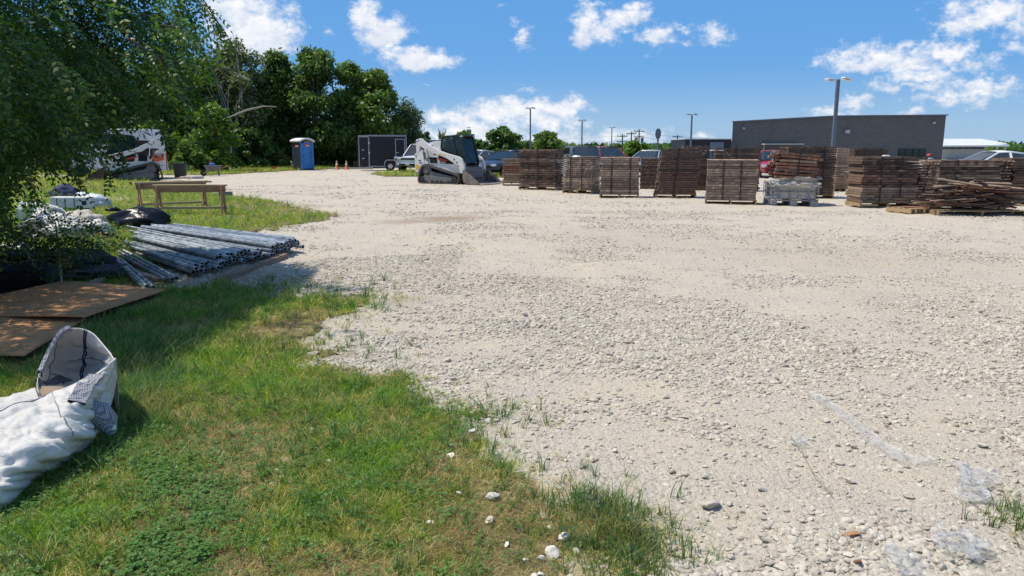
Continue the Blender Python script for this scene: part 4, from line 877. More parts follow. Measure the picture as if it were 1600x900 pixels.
# ================================================================ TRACKED LOADERS
def loader(name, loc, yaw, label, variant):
    root = empty(name, loc, yaw, label, 'tracked loader'); sg = -1 if variant == 'main' else 1
    def fx(u_): return (u_-95)/344*1.19
    def fz(v_): return (822-v_)/344*.98
    P = lambda pts: [(fx(a), fz(b)) for a, b in pts]
    # tracks
    outer = P([(95,770),(112,640),(150,548),(185,524),(250,520),(480,590),(700,655),(752,690),(756,740),(735,800),(700,820),(140,815),(108,800)])
    def offset(poly, d):
        cx = sum(p[0] for p in poly)/len(poly); cz = sum(p[1] for p in poly)/len(poly); out = []
        n = len(poly)
        for i in range(n):
            a, b, c = Vector(poly[i-1]), Vector(poly[i]), Vector(poly[(i+1) % n]); e1 = (b-a).normalized(); e2 = (c-b).normalized(); nn = Vector((e1.y+e2.y, -(e1.x+e2.x)))
            nn.normalize(); q = b+nn*d; q2 = b-nn*d; cc = Vector((cx, cz)); out.append(tuple(q if (q-cc).length < (q2-cc).length else q2))
        return out
    inner = offset(outer, .055)
    for s_ in (-1, 1):
        y0, y1 = (-.98, -.58) if s_ < 0 else (.58, .98)
        mb = MB(); n = len(outer); V = []
        for y in (y0, y1): V += [(x, y, z) for x, z in outer]
        for y in (y0, y1): V += [(x, y, z) for x, z in inner]
        fs = []
        for i in range(n):
            j = (i+1) % n; fs += [(i, j, j+n, i+n), (i+2*n, i+3*n, j+3*n, j+2*n), (i, i+2*n, j+2*n, j), (i+n, j+n, j+3*n, i+3*n)]
        mb.add(V, fs)
        # lugs around the loop
        per = [Vector(p) for p in outer]; per.append(per[0]); acc = 0
        for i in range(len(per)-1):
            a, b = per[i], per[i+1]; L = (b-a).length; k = 0.0
            while k < L:
                p = a+(b-a)*(k/L); dr = (b-a).normalized(); nn = Vector((-dr.y, dr.x)); cc = Vector((1.1, .4))
                if (p+nn-cc).length < (p-nn-cc).length: nn = -nn
                q = p+nn*.008; ang = -math.atan2(dr.y, dr.x)
                mb.box((q.x, (y0+y1)/2, q.y), (.055, abs(y1-y0), .035), (0, ang, 0)); k += .10
        mb.build('track', 'dustrubber', root)
        fr = MB(); yo = y0 if s_ < 0 else y1; yi = yo-s_*.06
        fr.prism(P([(160,705),(230,690),(640,720),(640,775),(610,792),(180,785),(155,760)]), yi-s_*.25, yo-s_*.015*1 if False else yi+s_*.03)
        fr.prism(P([(200,600),(640,700),(620,730),(220,720)]), yi-s_*.3, yi-s_*.02); fr.build('track_frame', 'trackframe', root, bevel=.01)
        for (u_, v_, r_) in ((210,785,.05),(330,785,.06),(405,785,.06),(475,785,.06),(590,785,.05),(680,745,.15),(165,740,.11)):
            c = (fx(u_), yi-s_*.05, fz(v_)); MB().cyl((c[0], c[1]-.12, c[2]), (c[0], c[1]+.12*1, c[2]), r_, n=20).build('roller', 'rubber', root, smooth=False)
        sp = MB(); c = (fx(232), yi-s_*.08, fz(615)); sp.cyl((c[0], c[1]-.06, c[2]), (c[0], c[1]+.06, c[2]), .2, n=24)
        for k in range(14):
            a = k*PI/7; sp.box((c[0]+.215*math.cos(a), c[1], c[2]+.215*math.sin(a)), (.06, .1, .05), (0, -a, 0))
        sp.cyl((c[0], c[1]+s_*.06, c[2]), (c[0], c[1]+s_*.1, c[2]), .09, n=16); sp.build('drive_sprocket', 'trackframe', root)
    # lower body between tracks
    MB().prism(P([(120,640),(110,430),(230,400),(640,520),(780,560),(790,700),(700,740),(150,720)]), -.6, .6).build('chassis', 'black', root, bevel=.02)
    for s_ in (-1, 1):
        y0, y1 = (-.93, -.60) if s_ < 0 else (.60, .93)
        pb = MB(); pb.prism(P([(255,400),(385,400),(400,360),(640,450),(790,490),(815,655),(775,652),(640,640),(430,570),(250,515),(205,505),(240,480)]), y0*.86, y1*.86 if s_ > 0 else y1); pb.build('side_panel', 'white', root, bevel=.015)
        rp = MB(); rp.prism(P([(36,350),(90,312),(140,312),(170,345),(190,400),(225,465),(255,500),(180,518),(130,560),(108,640),(40,636)]), y0*.98, y1*.9 if s_ > 0 else y1); rp.build('rear_panel', 'white', root, bevel=.02)
        vn_ = MB(); yy = y0*.86-.004 if s_ < 0 else y1*.86+.004; w_ = .02*s_
        vn_.prism(P([(262,398),(380,400),(386,490),(275,490)]), yy, yy+w_); vn_.prism(P([(405,365),(560,415),(645,465),(640,505),(440,495)]), yy, yy+w_); vn_.build('vent', 'inside', root)
        if variant == 'main' and s_ == -1 or variant != 'main' and s_ == 1:
            rd = MB(); rd.prism(P([(386,400),(545,440),(540,468),(430,448)]), yy+w_+.002*s_, yy+w_*1.6); rd.build('red_decal', 'red', root)
        # lift arm
        ya, yb = (-.92, -.80) if s_ < 0 else (.80, .92)
        am = MB(); am.prism(P([(62,150),(72,118),(130,100),(155,104),(240,180),(420,285),(560,335),(750,388),(795,425),(822,500),(835,625),(780,650),(748,560),(690,500),(560,415),(440,365),(330,330),(258,270),(240,268),(238,300),(250,410),(232,405),(228,300),(200,265),(130,215),(118,250),(112,330),(72,330)]), ya, yb); am.build('lift_arm', 'white', root, bevel=.015)
        pv = MB()
        for (u_, v_) in ((112,128),(85,150),(362,352),(680,430),(718,475),(738,528),(62,380)): pv.cyl((fx(u_), ya-.012, fz(v_)), (fx(u_), yb+.012, fz(v_)), .032, n=12)
        pv.build('pivot_pin', 'black', root)
        hy_ = MB(); hy_.cyl((fx(185), ya+.05, fz(320)), (fx(200), ya+.05, fz(500)), .05, n=12); hy_.cyl((fx(175), ya+.05, fz(270)), (fx(185), ya+.05, fz(330)), .03, n=12); hy_.build('hydraulic_ram', 'trackframe', root, smooth=True)
    # engine hood at the rear
    MB().prism(P([(60,330),(60,290),(200,275),(400,250),(420,420),(120,470),(60,470)]), -.56, .56).build('engine_cover', 'white' if variant == 'main' else 'black', root, bevel=.03)
    MB().prism(P([(200,150),(390,140),(400,250),(215,262)]), -.30, .48).build('rear_hood', 'white' if variant == 'main' else 'black', root, bevel=.03)
    MB().box((fx(28), 0, fz(500)), (.05, 1.5, .85)).build('tail_guard', 'red' if variant == 'main' else 'orange', root, bevel=.01)
    MB().cyl((fx(100), -.85, fz(140)), (fx(100), .85, fz(140)), .05, n=12).build('cross_tube', 'black', root)
    # cab
    cw = .52; fr = MB()
    Pc = lambda u_, v_, y: Vector((fx(u_), y, fz(v_)))
    for s_ in (-1, 1):
        y = s_*cw
        nodes = [(395,245),(410,100),(440,72),(690,56),(705,120),(800,520)]
        seq = [(398,400),(395,245),(412,95),(440,72),(700,56),(705,110),(790,470),(780,540)]
        for a, b in zip(seq[:-1], seq[1:]): fr.beam(Pc(*a, y), Pc(*b, y), .07, .07, up=(0, 1, 0))
        fr.beam(Pc(395,250,y), Pc(640,345,y), .05, .08, up=(0, 1, 0)); fr.beam(Pc(590,70,y), Pc(640,345,y), .05, .07, up=(0, 1, 0)); fr.beam(Pc(398,400,y), Pc(780,540,y), .06, .1, up=(0, 1, 0))
        for (a, b) in (((440,110), (560,225)),):
            pass
        MB().prism(P([(402,250),(418,100),(445,82),(590,72),(640,340)]), y-.008, y+.008).build('side_window', 'cabglass', root)
        MB().prism(P([(600,75),(692,66),(703,125),(785,470),(775,520),(650,345)]), y-.008, y+.008).build('side_window', 'cabglass', root)
        MB().prism(P([(396,255),(640,350),(775,530),(400,400)]), y-.01, y+.01).build('cab_lower_panel', 'black', root)
    for (u_, v_) in ((440,72),(700,56),(780,540),(400,250)): fr.beam(Pc(u_, v_, -cw), Pc(u_, v_, cw), .07, .07)
    fr.prism(P([(420,72),(440,60),(700,42),(722,50),(722,64),(440,84)]), -cw-.05, cw+.05); fr.build('cab_frame', 'black', root, bevel=.008)
    fw = MB(); fw.add([Pc(703,115,-cw+.04), Pc(703,115,cw-.04), Pc(785,490,cw-.04), Pc(785,490,-cw+.04)], [(0, 1, 2, 3)]); fw.build('windscreen', 'cabglass', root, solid=.012)
    st = MB(); st.box((fx(520), 0, fz(330)), (.5, .5, .14)); st.box((fx(440), 0, fz(240)), (.14, .48, .6), (0, -.12, 0)); st.build('seat', 'black', root, bevel=.03)
    for s_ in (-1, 1): MB().box((fx(712), s_*(cw-.02), fz(66)), (.09, .14, .08)).build('work_light', 'mirror', root, bevel=.01)
    # quick coupler & bucket
    MB().box((fx(830), 0, fz(640)), (.12, 1.1, .5), (0, -.2, 0)).build('coupler', 'trackframe', root, bevel=.02)
    for s_ in (-1, 1): MB().cyl((fx(720), s_*.5, fz(500)), (fx(825), s_*.5, fz(600)), .045, n=10).build('tilt_cylinder', 'trackframe', root)
    bx = fx(815); bw = .97; bk = MB()
    prof = [(bx+.02, .62), (bx, .35), (bx+.05, .12), (bx+.2, .04), (bx+.95, .03)]
    ip = [(bx+.06, .61), (bx+.04, .36), (bx+.09, .15), (bx+.22, .075), (bx+.95, .045)]
    V = []
    for y in (-bw, bw): V += [(x, y, z) for x, z in prof]+[(x, y, z) for x, z in ip]
    n = len(prof); fs = []
    for i in range(n-1): fs += [(i, i+1, i+1+2*n, i+2*n), (n+i, 3*n+i, 3*n+i+1, n+i+1)]
    fs += [(0, 2*n, 3*n, n), (n-1, 2*n-1, 4*n-1, 3*n-1)]
    bk.add(V, fs)
    for s_ in (-1, 1): bk.prism([(bx+.02, .62), (bx, .35), (bx+.05, .1), (bx+.2, .03), (bx+.95, .02), (bx+.9, .08), (bx+.35, .5), (bx+.12, .64)], s_*bw-.012, s_*bw+.012)
    bk.box((bx+.04, 0, .63), (.1, 2*bw, .04)); bk.build('bucket', 'steel' if variant == 'main' else 'rust', root)
    MB().box((bx+.93, 0, .035), (.16, 2*bw+.02, .022)).build('cutting_edge', 'chrome' if variant == 'main' else 'steel', root)
    # lettering and decals
    rz_ = (PI/2, 0, 0) if sg < 0 else (PI/2, 0, PI); ysd = sg*.0
    if variant == 'main':
        text('bobcat', 'lettering', .10, (fx(485), -.84, fz(478)), (PI/2, .12, 0), 'white', root)
        text('T770', 'lettering', .10, (fx(135), -.915, fz(492)), (PI/2, 0, 0), 'black', root)
        MB().box((fx(120), -.915, fz(450)), (.12, .012, .05)).build('badge', 'black', root)
        MB().box((fx(77), -.918, fz(553)), (.17, .014, .2)).build('warning_sticker', 'yellow', root)
        mb = MB(); mb.prism(P([(440,335),(540,365),(548,385),(450,350)]), -.925, -.921); mb.build('warning_sticker', 'yellow', root)
        for (u_, v_) in ((680,430), (720,480)): MB().box((fx(u_), -.93, fz(v_)), (.06, .01, .05)).build('arm_sticker', 'black', root)
    else:
        mb = MB(); mb.prism(P([(560,352),(745,402),(770,445),(735,440),(560,378)]), .921, .926); mb.build('red_decal', 'red', root)
        text('bobcat', 'lettering', .105, (fx(660), .93, fz(402)), (PI/2, .22, PI), 'white', root)
        text('Bobcat', 'lettering', .10, (fx(225), .93, fz(205)), (PI/2, .5, PI), 'black', root)
        mb = MB(); mb.prism(P([(60,370),(180,385),(215,455),(150,500),(60,470)]), .916, .922); mb.build('orange_decal', 'orange', root)
        mb = MB(); mb.prism(P([(70,385),(165,395),(175,435),(70,425)]), .923, .927); mb.build('number_panel', 'black', root)
        text('T76', 'lettering', .13, (fx(118), .930, fz(410)), (PI/2, 0, PI), 'white', root)
        text('bobcat', 'lettering', .08, (fx(100), .925, fz(560)), (PI/2, 0, PI), 'black', root)
    return root
lx, ly = G(668, 286)
loader('tracked_loader', (lx+.1, ly+.3, 0), math.radians(-30), 'white tracked loader with closed cab and empty bucket beside the blue sedan', 'main')
lx, ly = G(238, 284); l2 = loader('tracked_loader', (lx+.25, ly+.6, .06), math.radians(180+25), 'white and red tracked loader facing left under the tree branches', 'left')

# ================================================================ CARS
def car(loc, heading, paint, label, kind='sedan', cat='car', plate=False):
    """heading: angle of local +x (nose)"""
    root = empty({'sedan': 'sedan', 'suv': 'suv', 'pickup': 'pickup_truck'}[kind], loc, heading, label, cat)
    if kind == 'sedan': L, W, h1, h2 = 4.75, .92, .92, 1.44; st = [(-2.37, .5, .82, .74), (-2.25, .28, .93, .84), (-1.6, .2, 1.0, .91), (-.6, .2, .98, .92), (.6, .2, .96, .92), (1.0, .2, .94, .92), (1.7, .2, .85, .90), (2.15, .24, .76, .82), (2.36, .34, .62, .66)]; gh = [(-1.95, 1.0, .72), (-1.15, 1.36, .62), (-.4, 1.44, .60), (.1, 1.42, .60), (1.05, .97, .76)]
    elif kind == 'suv': L, W, h1, h2 = 4.7, .95, 1.05, 1.68; st = [(-2.33, .5, 1.0, .82), (-2.25, .3, 1.08, .92), (-1.6, .26, 1.1, .95), (-.6, .25, 1.08, .95), (.6, .25, 1.06, .95), (1.0, .25, 1.05, .95), (1.7, .26, 1.0, .93), (2.15, .3, .93, .86), (2.33, .42, .75, .74)]; gh = [(-2.28, 1.1, .80), (-2.0, 1.58, .70), (-1.2, 1.68, .68), (.1, 1.66, .67), (1.0, 1.07, .80)]
    else: L, W, h1, h2 = 5.4, .97, 1.1, 1.85; st = [(-2.7, .5, 1.1, .94), (-2.6, .4, 1.14, .97), (-1.6, .4, 1.14, .97), (-.6, .4, 1.15, .97), (.6, .4, 1.15, .97), (1.0, .4, 1.15, .97), (1.7, .4, 1.12, .95), (2.4, .42, 1.08, .92), (2.6, .5, .95, .85)]; gh = [(-1.0, 1.14, .86), (-.8, 1.78, .74), (-.1, 1.86, .72), (.6, 1.84, .72), (1.4, 1.15, .86)]
    n = 12; V = []; Fs = []
    for (x, zb, zt, hw) in st:
        for k in range(n):
            a = -PI/2+2*PI*k/n; c, s_ = math.cos(a), math.sin(a); e = .42
            V.append((x, hw*math.copysign(abs(c)**e, c), (zb+zt)/2+(zt-zb)/2*math.copysign(abs(s_)**(e if s_ < 0 else .6), s_)))
    m_ = len(st); Fs = [(i*n+k, i*n+(k+1) % n, (i+1)*n+(k+1) % n, (i+1)*n+k) for i in range(m_-1) for k in range(n)]+[tuple(range(n)), tuple(range(m_*n-1, m_*n-n-1, -1))]
    mb = MB(); mb.add(V, Fs); mb.build('body', paint, root, smooth=True, sub=1)
    # glasshouse
    V = []; base = [s_ for s_ in st]
    def belt(x):
        for a, b in zip(st[:-1], st[1:]):
            if a[0] <= x <= b[0]: t = (x-a[0])/(b[0]-a[0]); return a[2]*(1-t)+b[2]*t-.03, (a[3]*(1-t)+b[3]*t)*.93
        return st[-1][2], st[-1][3]
    for (x, z, hw) in gh:
        bz, bwid = belt(x); V += [(x, -bwid, bz), (x, -hw, z-.03), (x, -hw*.8, z), (x, hw*.8, z), (x, hw, z-.03), (x, bwid, bz)]
    m_ = len(gh); q = 6; gl = MB(); gl.add(V, [(i*q+k, i*q+k+1, (i+1)*q+k+1, (i+1)*q+k) for i in range(m_-1) for k in (0, 1, 2, 3, 4)]); gl.build('windows', 'glass', root)
    rf = MB(); rv = []
    for (x, z, hw) in gh[1:-1]: rv += [(x, -hw*1.03, z-.02), (x, -hw*.8, z+.015), (x, 0, z+.035), (x, hw*.8, z+.015), (x, hw*1.03, z-.02)]
    mm = len(gh)-2; rf.add(rv, [(i*5+k, i*5+k+1, (i+1)*5+k+1, (i+1)*5+k) for i in range(mm-1) for k in range(4)]); rf.build('roof', paint, root, smooth=True, solid=.02)
    pl = MB()
    for s_ in (-1, 1):
        P3 = []
        for (x, z, hw) in gh: bz, bwid = belt(x); P3.append((Vector((x, s_*bwid*1.01, bz)), Vector((x, s_*(hw*1.02), z-.025))))
        pl.beam(P3[0][0], P3[1][1], .05, .09); pl.beam(P3[-1][0], P3[-2][1], .05, .06)
        for i in range(1, len(gh)-2): pl.beam(P3[i][1], P3[i+1][1], .05, .04)
        mid_ = P3[len(gh)//2]; pl.beam(mid_[0], mid_[1], .04, .09, up=(1, 0, 0))
    pl.build('pillars', paint, root)
    for sx in (-L*.29, L*.30):
        for s_ in (-1, 1):
            wr = .33 if kind == 'sedan' else .37; wh = MB(); wh.cyl((sx, s_*(W-.2), wr), (sx, s_*(W+.01), wr), wr, n=24); wo = wh.build('wheel', 'rubber', root, bevel=.03)
            rm = MB(); rm.cyl((sx, s_*(W+.0), wr), (sx, s_*(W+.02), wr), wr*.62, n=20); 
            for k in range(5):
                a = k*2*PI/5; rm.box((sx+wr*.35*math.cos(a), s_*(W+.025), wr+wr*.35*math.sin(a)), (wr*.5, .02, .05), (0, -a, 0))
            rm.build('rim', 'chrome', wo)
    xf = st[-1][0]; zt = st[-1][2]; zl = st[-2][2]
    for s_ in (-1, 1):
        MB().box((xf-.12, s_*st[-1][3]*.98, zt+.02), (.24, .34, .13), (0, .2, -s_*.45)).build('headlight', 'mirror', root, bevel=.03)
        MB().box((.75, s_*(W+.08), belt(.7)[0]+.1), (.12, .17, .12)).build('side_mirror', paint, root, bevel=.03)
        MB().box((st[0][0]+.03, s_*st[0][3]*.85, st[0][2]-.1), (.08, .3, .16)).build('tail_light', 'red', root, bevel=.02)
    gr = MB(); gr.box((xf-.015, 0, zt-.02), (.06, st[-1][3]*1.15, .15)); gr.box((xf-.01, 0, st[-1][1]+.06), (.06, st[-1][3]*1.5, .12)); gr.build('grille', 'inside', root, bevel=.01)
    MB().box((xf+.02, 0, zt-.0), (.03, st[-1][3]*1.0, .02)).build('grille_bar', 'chrome', root)
    if plate: MB().box((xf+.03, 0, st[-1][1]+.1), (.02, .3, .15)).build('number_plate', 'sheet', root)
    return root
def gat(px, Y): return Vector((at(px, 250, Y).x, Y, .03))
car(gat(790, 45), math.radians(-90-33), 'bluecar', 'dark blue sedan parked between the loader and the crates', plate=True)
car(gat(744, 50), math.radians(-90-35), 'greycar', 'silver blue car mostly hidden behind the loader cab')
car(gat(664, 51.5), math.radians(251), 'whitecar', 'white pickup truck nose between the black trailer and the loader', 'pickup', 'pickup truck', plate=True)
car(gat(914, 46), math.radians(-90-6), 'bluecar', 'dark blue suv facing the camera behind the two grey stacks', 'suv', 'suv')
car(gat(950, 52), math.radians(-90+12), 'redcar', 'red suv just right of the dark blue suv, behind the stacks', 'suv', 'suv')
car(gat(1015, 45), math.radians(-90-30), 'greycar', 'silver car roof behind the strapped grey stack')
car(gat(1207, 43), math.radians(-90-12), 'redcar', 'red car between the middle stacks and the caged container', plate=True)
car(gat(1548, 33), math.radians(180), 'whitecar', 'long white car parked behind the stacks at the far right', 'sedan')
car(gat(1118, 47), math.radians(-90-10), 'whitecar', 'white car behind the leaning reddish stack')

# ================================================================ BUILDINGS
BD = 95.0
def brickmat():
    mt = D.materials.new('painted_dark_brick'); mt.use_nodes = True; t = mt.node_tree; t.nodes.clear(); q = NT(t)
    co = q.n('ShaderNodeTexCoord').outputs['Object']; sp = q.n('ShaderNodeSeparateXYZ', {0: co}).outputs
    vec = q.n('ShaderNodeCombineXYZ', {0: q.math('ADD', sp[0], sp[1]), 1: sp[2], 2: 0.0}).outputs[0]
    br = q.n('ShaderNodeTexBrick', {'Vector': vec, 'Color1': (.125, .115, .105, 1), 'Color2': (.095, .088, .08, 1), 'Mortar': (.165, .155, .145, 1), 'Scale': 1.0, 'Mortar Size': .018, 'Brick Width': .6, 'Row Height': .2})
    c = q.mix(q.ramp(q.noise(co, .35, 4), .35, .7, 0, .35), br.outputs[0], (.09, .09, .095))
    bp = q.n('ShaderNodeBump', {'Strength': .6, 'Distance': .03, 'Height': br.outputs['Fac']}, invert=True)
    b = q.n('ShaderNodeBsdfPrincipled', {'Base Color': c, 'Roughness': .8, 'Normal': bp.outputs[0]}); t.links.new(b.outputs[0], q.n('ShaderNodeOutputMaterial').inputs[0]); return mt
M['brick'] = brickmat()
def X_(px, Y): return at(px, 232, Y).x
bl = empty('brick_building', (X_(1300, BD), BD, 0), 0, 'big dark grey painted brick building with sloped parapet at right', 'building')
ox = bl.location.x; xl, xm, xr = X_(1143, BD)-ox, 0.0, X_(1473, BD)-ox; zl_, zm_, zr_ = hz(191, BD), hz(182, BD), hz(180.5, BD)
mb = MB(); dpth = 26
V = [(xl, 0, 0), (xr, 0, 0), (xr, 0, zr_), (xm, 0, zm_), (xl, 0, zl_)]; V += [((x+ox)*1.29-ox if x < 0 else x, dpth, z) for x, y, z in V]
mb.add(V, [(0, 1, 2, 3, 4), (9, 8, 7, 6, 5), (0, 4, 9, 5), (1, 6, 7, 2), (2, 7, 8, 3), (3, 8, 9, 4)]); mb.build('wall', M['brick'], bl)
cp = MB(); cp.beam((xl-.1, -.06, zl_+.06), (xm, -.06, zm_+.06), .35, .14); cp.beam((xm, -.06, zm_+.06), (xr+.15, -.06, zr_+.06), .35, .14); cp.build('parapet_cap', 'poledark', bl)
def bpart(name, px0, px1, py0, py1, material, pr=.12):
    a, b = X_(px0, BD)-ox, X_(px1, BD)-ox; z0, z1 = hz(py1, BD), hz(py0, BD); z0 = max(z0, .05)
    return MB().box(((a+b)/2, -pr/2, (z0+z1)/2), (b-a, pr, z1-z0)).build(name, material, bl)
for (a, b) in ((1340, 1379), (1404, 1447)):
    f = bpart('window', a, b, 232.5, 246, 'inside', .06)
    for k in range(4):
        x0 = a+(b-a)*k/4; o = bpart('pane', x0+.5, a+(b-a)*(k+1)/4-.5, 233.2, 245, 'glass', .10); o.parent = f
bpart('wall_lamp', 1158, 1161, 199, 202, 'concrete', .3); bpart('wall_lamp', 1452.5, 1456, 190.5, 193.5, 'concrete', .3)
bpart('wall_box', 1317.5, 1324.5, 203, 208.5, 'concrete', .35)
bpart('awning', 1188, 1249, 224.3, 226.2, 'concrete', 1.5); bpart('awning_post', 1192, 1193.5, 226, 240, 'concrete', .2)
an = empty('annex_building', (X_(1106, 90), 90, 0), 0, 'low black flat roofed annex at the left of the brick building', 'building')
a0, a1, zt = X_(1070, 90)-X_(1106, 90), X_(1142, 90)-X_(1106, 90), hz(218, 90)
MB().box(((a0+a1)/2, 4, zt/2), (a1-a0, 8, zt)).build('wall', mat('black_cladding', (.012, .014, .022), .6, var=.15), an); MB().box(((a0+a1)/2, 4, zt+.05), (a1-a0+.2, 8.2, .1)).build('roof_edge', 'concrete', an)
MB().box(((a0+a1)/2+1, -.15, 1.2), (1.6, .1, 2.3)).build('door', 'poledark', an)
wb = empty('canopy_building', (X_(1525, 110), 110, 0), 0, 'white metal roofed canopy building right of the brick building', 'building'); wx = wb.location.x; Xw = lambda p: X_(p, 110)-wx; Zw = lambda p: hz(p, 110)
rf = MB(); rf.add([(Xw(1474), 0, Zw(227)), (Xw(1577), 0, Zw(226.5)), (Xw(1560), 5, Zw(218.5)), (Xw(1470), 5, Zw(218.5)), (Xw(1474), 10, Zw(227)), (Xw(1577), 10, Zw(226.5))], [(0, 1, 2, 3), (3, 2, 5, 4), (1, 5, 2)]); rf.build('roof', 'whitecar', wb, solid=.2)
sm = MB()
for k in range(24):
    x = Xw(1478)+(Xw(1572)-Xw(1478))*k/23; sm.beam((x, -.05, Zw(226.7)+.2), (x-.8*(k/23), 4.95, Zw(218.5)+.2), .05, .1)
sm.build('roof_seam', 'whitecar', wb)
MB().box(((Xw(1474)+Xw(1548))/2, 5, Zw(228)/2), (Xw(1548)-Xw(1474), 8, Zw(228))).build('wall', 'concrete', wb)
for k in range(6): MB().box((Xw(1478)+(k+.5)*(Xw(1545)-Xw(1478))/6, .95, Zw(231.5)), (.9, .12, .25)).build('window', 'glass', wb)
for p in (1573, 1560): MB().box((Xw(p), .4, Zw(226)/2), (.25, .25, Zw(227))).build('post', 'concrete', wb)
tw = empty('tower_block', (X_(733, 1500), 1500, 0), 0, 'grey far off tower block rising over the trees', 'building')
tb = MB(); tb.box((0, 0, 20), (9, 9, 2*(hz(203, 1500)-20)), taper=1); tb.box((8, 0, 14), (6, 8, hz(208, 1500)*1.0)); tb.build('wall', 'concrete', tw)
for r_ in range(5):
    for c_ in range(2): MB().box((-2+c_*4, -4.6, 26+r_*4), (2.6, .2, 1.8)).build('window', 'glass', tw)
lb = empty('low_building', (X_(893, 130), 130, 0), 0, 'low white flat building behind the red suv', 'building'); MB().box((0, 3, 1.3), (6, 6, hz(232.5, 130))).build('wall', 'concrete', lb); MB().box((-1, -.05, 1.2), (1.4, .1, 1)).build('window', 'glass', lb)

# ================================================================ POLES
def lightpole(px, top, Y, th, label, double=True, headmat='poledark', tilt=0):
    x = X_(px, Y); H = hz(top, Y); r_ = empty('light_pole', (x, Y, 0), 0, label, 'light pole', 'parking lot light poles')
    MB().box((0, 0, H/2), (th, th, H), taper=.85).build('pole', 'poledark', r_, bevel=th*.1); MB().cyl((0, 0, 0), (0, 0, .6), th*1.6, n=12).build('base', 'concrete', r_)
    for s_ in ((-1, 1) if double else (1,)):
        MB().box((s_*th*1.7, -s_*th*1.2, H+.02), (th*2.4, th*1.6, th*.4), (0, s_*.08+.1, .3)).build('lamp_head', headmat, r_, bevel=th*.08)
        MB().box((s_*th*1.7, -s_*th*1.2, H-.02-th*.25), (th*2.2, th*1.4, th*.1), (0, s_*.08+.1, .3)).build('lamp_lens', 'sheet', r_)
lightpole(1301.5, 124, 42, .2, 'tall thick light pole in front of the brick building', headmat='sheet')
lightpole(828.5, 169, 70, .15, 'light pole above the dark crate stack, left of the others')
lightpole(909, 188, 98, .17, 'light pole above the red suv'); lightpole(955.5, 199, 125, .17, 'light pole left of the light green tree'); lightpole(1079, 179, 82, .18, 'light pole at the left end of the black annex')
lightpole(1021, 228, 170, .15, 'tiny far light pole beside the oval sign'); 
sg = empty('sign_pole', (X_(1027.5, 120), 120, 0), 0, 'tall oval topped sign pole between the utility poles', 'sign'); H = hz(206, 120)
MB().cyl((0, 0, 0), (0, 0, H), .14, n=10).build('pole', 'poledark', sg); mb = MB(); mb.prism([(.45*math.cos(a), H-.3+.85*math.sin(a)) for a in np.linspace(0, 2*PI, 16, endpoint=False)], -.12, .12); mb.build('sign_face', 'poledark', sg)
def upole(px, top, Y, label, tr=False):
    x = X_(px, Y); H = hz(top, Y); r_ = empty('utility_pole', (x, Y, 0), 0, label, 'utility pole', 'wooden utility poles on the horizon')
    MB().cyl((0, 0, 0), (0, 0, H), .22, .14, 10).build('pole', 'polewood', r_)
    for k, dz in enumerate((.5, 1.9) if tr or px < 980 else (.5,)):
        MB().box((0, -.15, H-dz), (2.7, .14, .18)).build('crossarm', 'polewood', r_)
        for s_ in (-1.2, -.5, .5, 1.2): MB().cyl((s_, -.15, H-dz+.08), (s_, -.15, H-dz+.4), .06, n=6).build('insulator', 'poledark', r_)
    if tr:
        for s_ in (-.75, .75): MB().cyl((s_, -.3, H-3.4), (s_, -.3, H-2.1), .38, n=10).build('transformer', 'poledark', r_)
    return Vector((x, Y, H-.4))
ps = [upole(972, 210, 200, 'leftmost of the four utility poles'), upole(986, 206, 205, 'utility pole second from left, narrow crossarm'), upole(998, 202, 195, 'utility pole with transformers above the light green tree', True), upole(1058, 211, 210, 'utility pole alone, right of the oval sign')]
for (a, b) in ((ps[0]-Vector((90, -60, 0)), ps[0]), (ps[0], ps[1]), (ps[1], ps[2]), (ps[2], ps[3]), (ps[3], ps[3]+Vector((60, 40, 0)))):
    for dz in (0, -1.3):
        m1 = (a+b)/2-Vector((0, 0, .05*(b-a).length*.4)); o = MB().tube([a+Vector((0, 0, dz)), m1+Vector((0, 0, dz)), b+Vector((0, 0, dz))], .03, 4).build('power_line', 'poledark'); tag(o, 'thin power line strung between the utility poles', 'wire', 'power lines')
# ================================================================ BACK LEFT: toilet, cones, trailer
tx, ty = G(481, 266); th = math.radians(49)
t = empty('portable_toilet', (tx, ty, 0), th, 'bright blue portable toilet with white roof before dark trees', 'portable toilet')
MB().box((0, .55, 1.05), (1.1, 1.1, 1.95)).build('cabin', 'toiletgrey', t, bevel=.03)
for i in range(8): MB().box((-.555, .12+.12*i, 1.05), (.03, .03, 1.85)).build('side_rib', 'toiletgrey', t)
MB().box((0, .55, .05), (1.16, 1.16, .1)).build('skid', 'toiletgrey', t, bevel=.02)
MB().prism([(-.37, .12), (.37, .12), (.37, 1.98), (.22, 2.06), (-.22, 2.06), (-.37, 1.98)], -.045, .0).build('door', 'toiletblue', t, bevel=.015)
for s_ in (-1, 1): MB().box((s_*.47, -.02, 1.05), (.17, .08, 1.95)).build('door_post', 'toiletblue', t, bevel=.02)
for z in (.5, 1.0, 1.5): MB().box((-.37, -.06, z), (.05, .03, .12)).build('hinge', 'toiletgrey', t)
MB().box((.24, -.07, 1.3), (.06, .05, .12)).build('door_latch', 'toiletgrey', t, bevel=.01); MB().box((.28, -.055, 1.02), (.04, .03, .2)).build('door_handle', 'toiletgrey', t)
rf = MB(); nx = 13; V = []
for j, y in enumerate((-.1, .1, .55, 1.0, 1.2)):
    for i in range(nx):
        x = (i/(nx-1)-.5)*1.24; V.append((x, y, 2.06+.2*math.cos(x/1.24*PI)**.8 if 1 else 0))
rf.add(V, [(j*nx+i, j*nx+i+1, (j+1)*nx+i+1, (j+1)*nx+i) for j in range(4) for i in range(nx-1)]); rf.build('roof', 'sheet', t, smooth=True, solid=-.12)
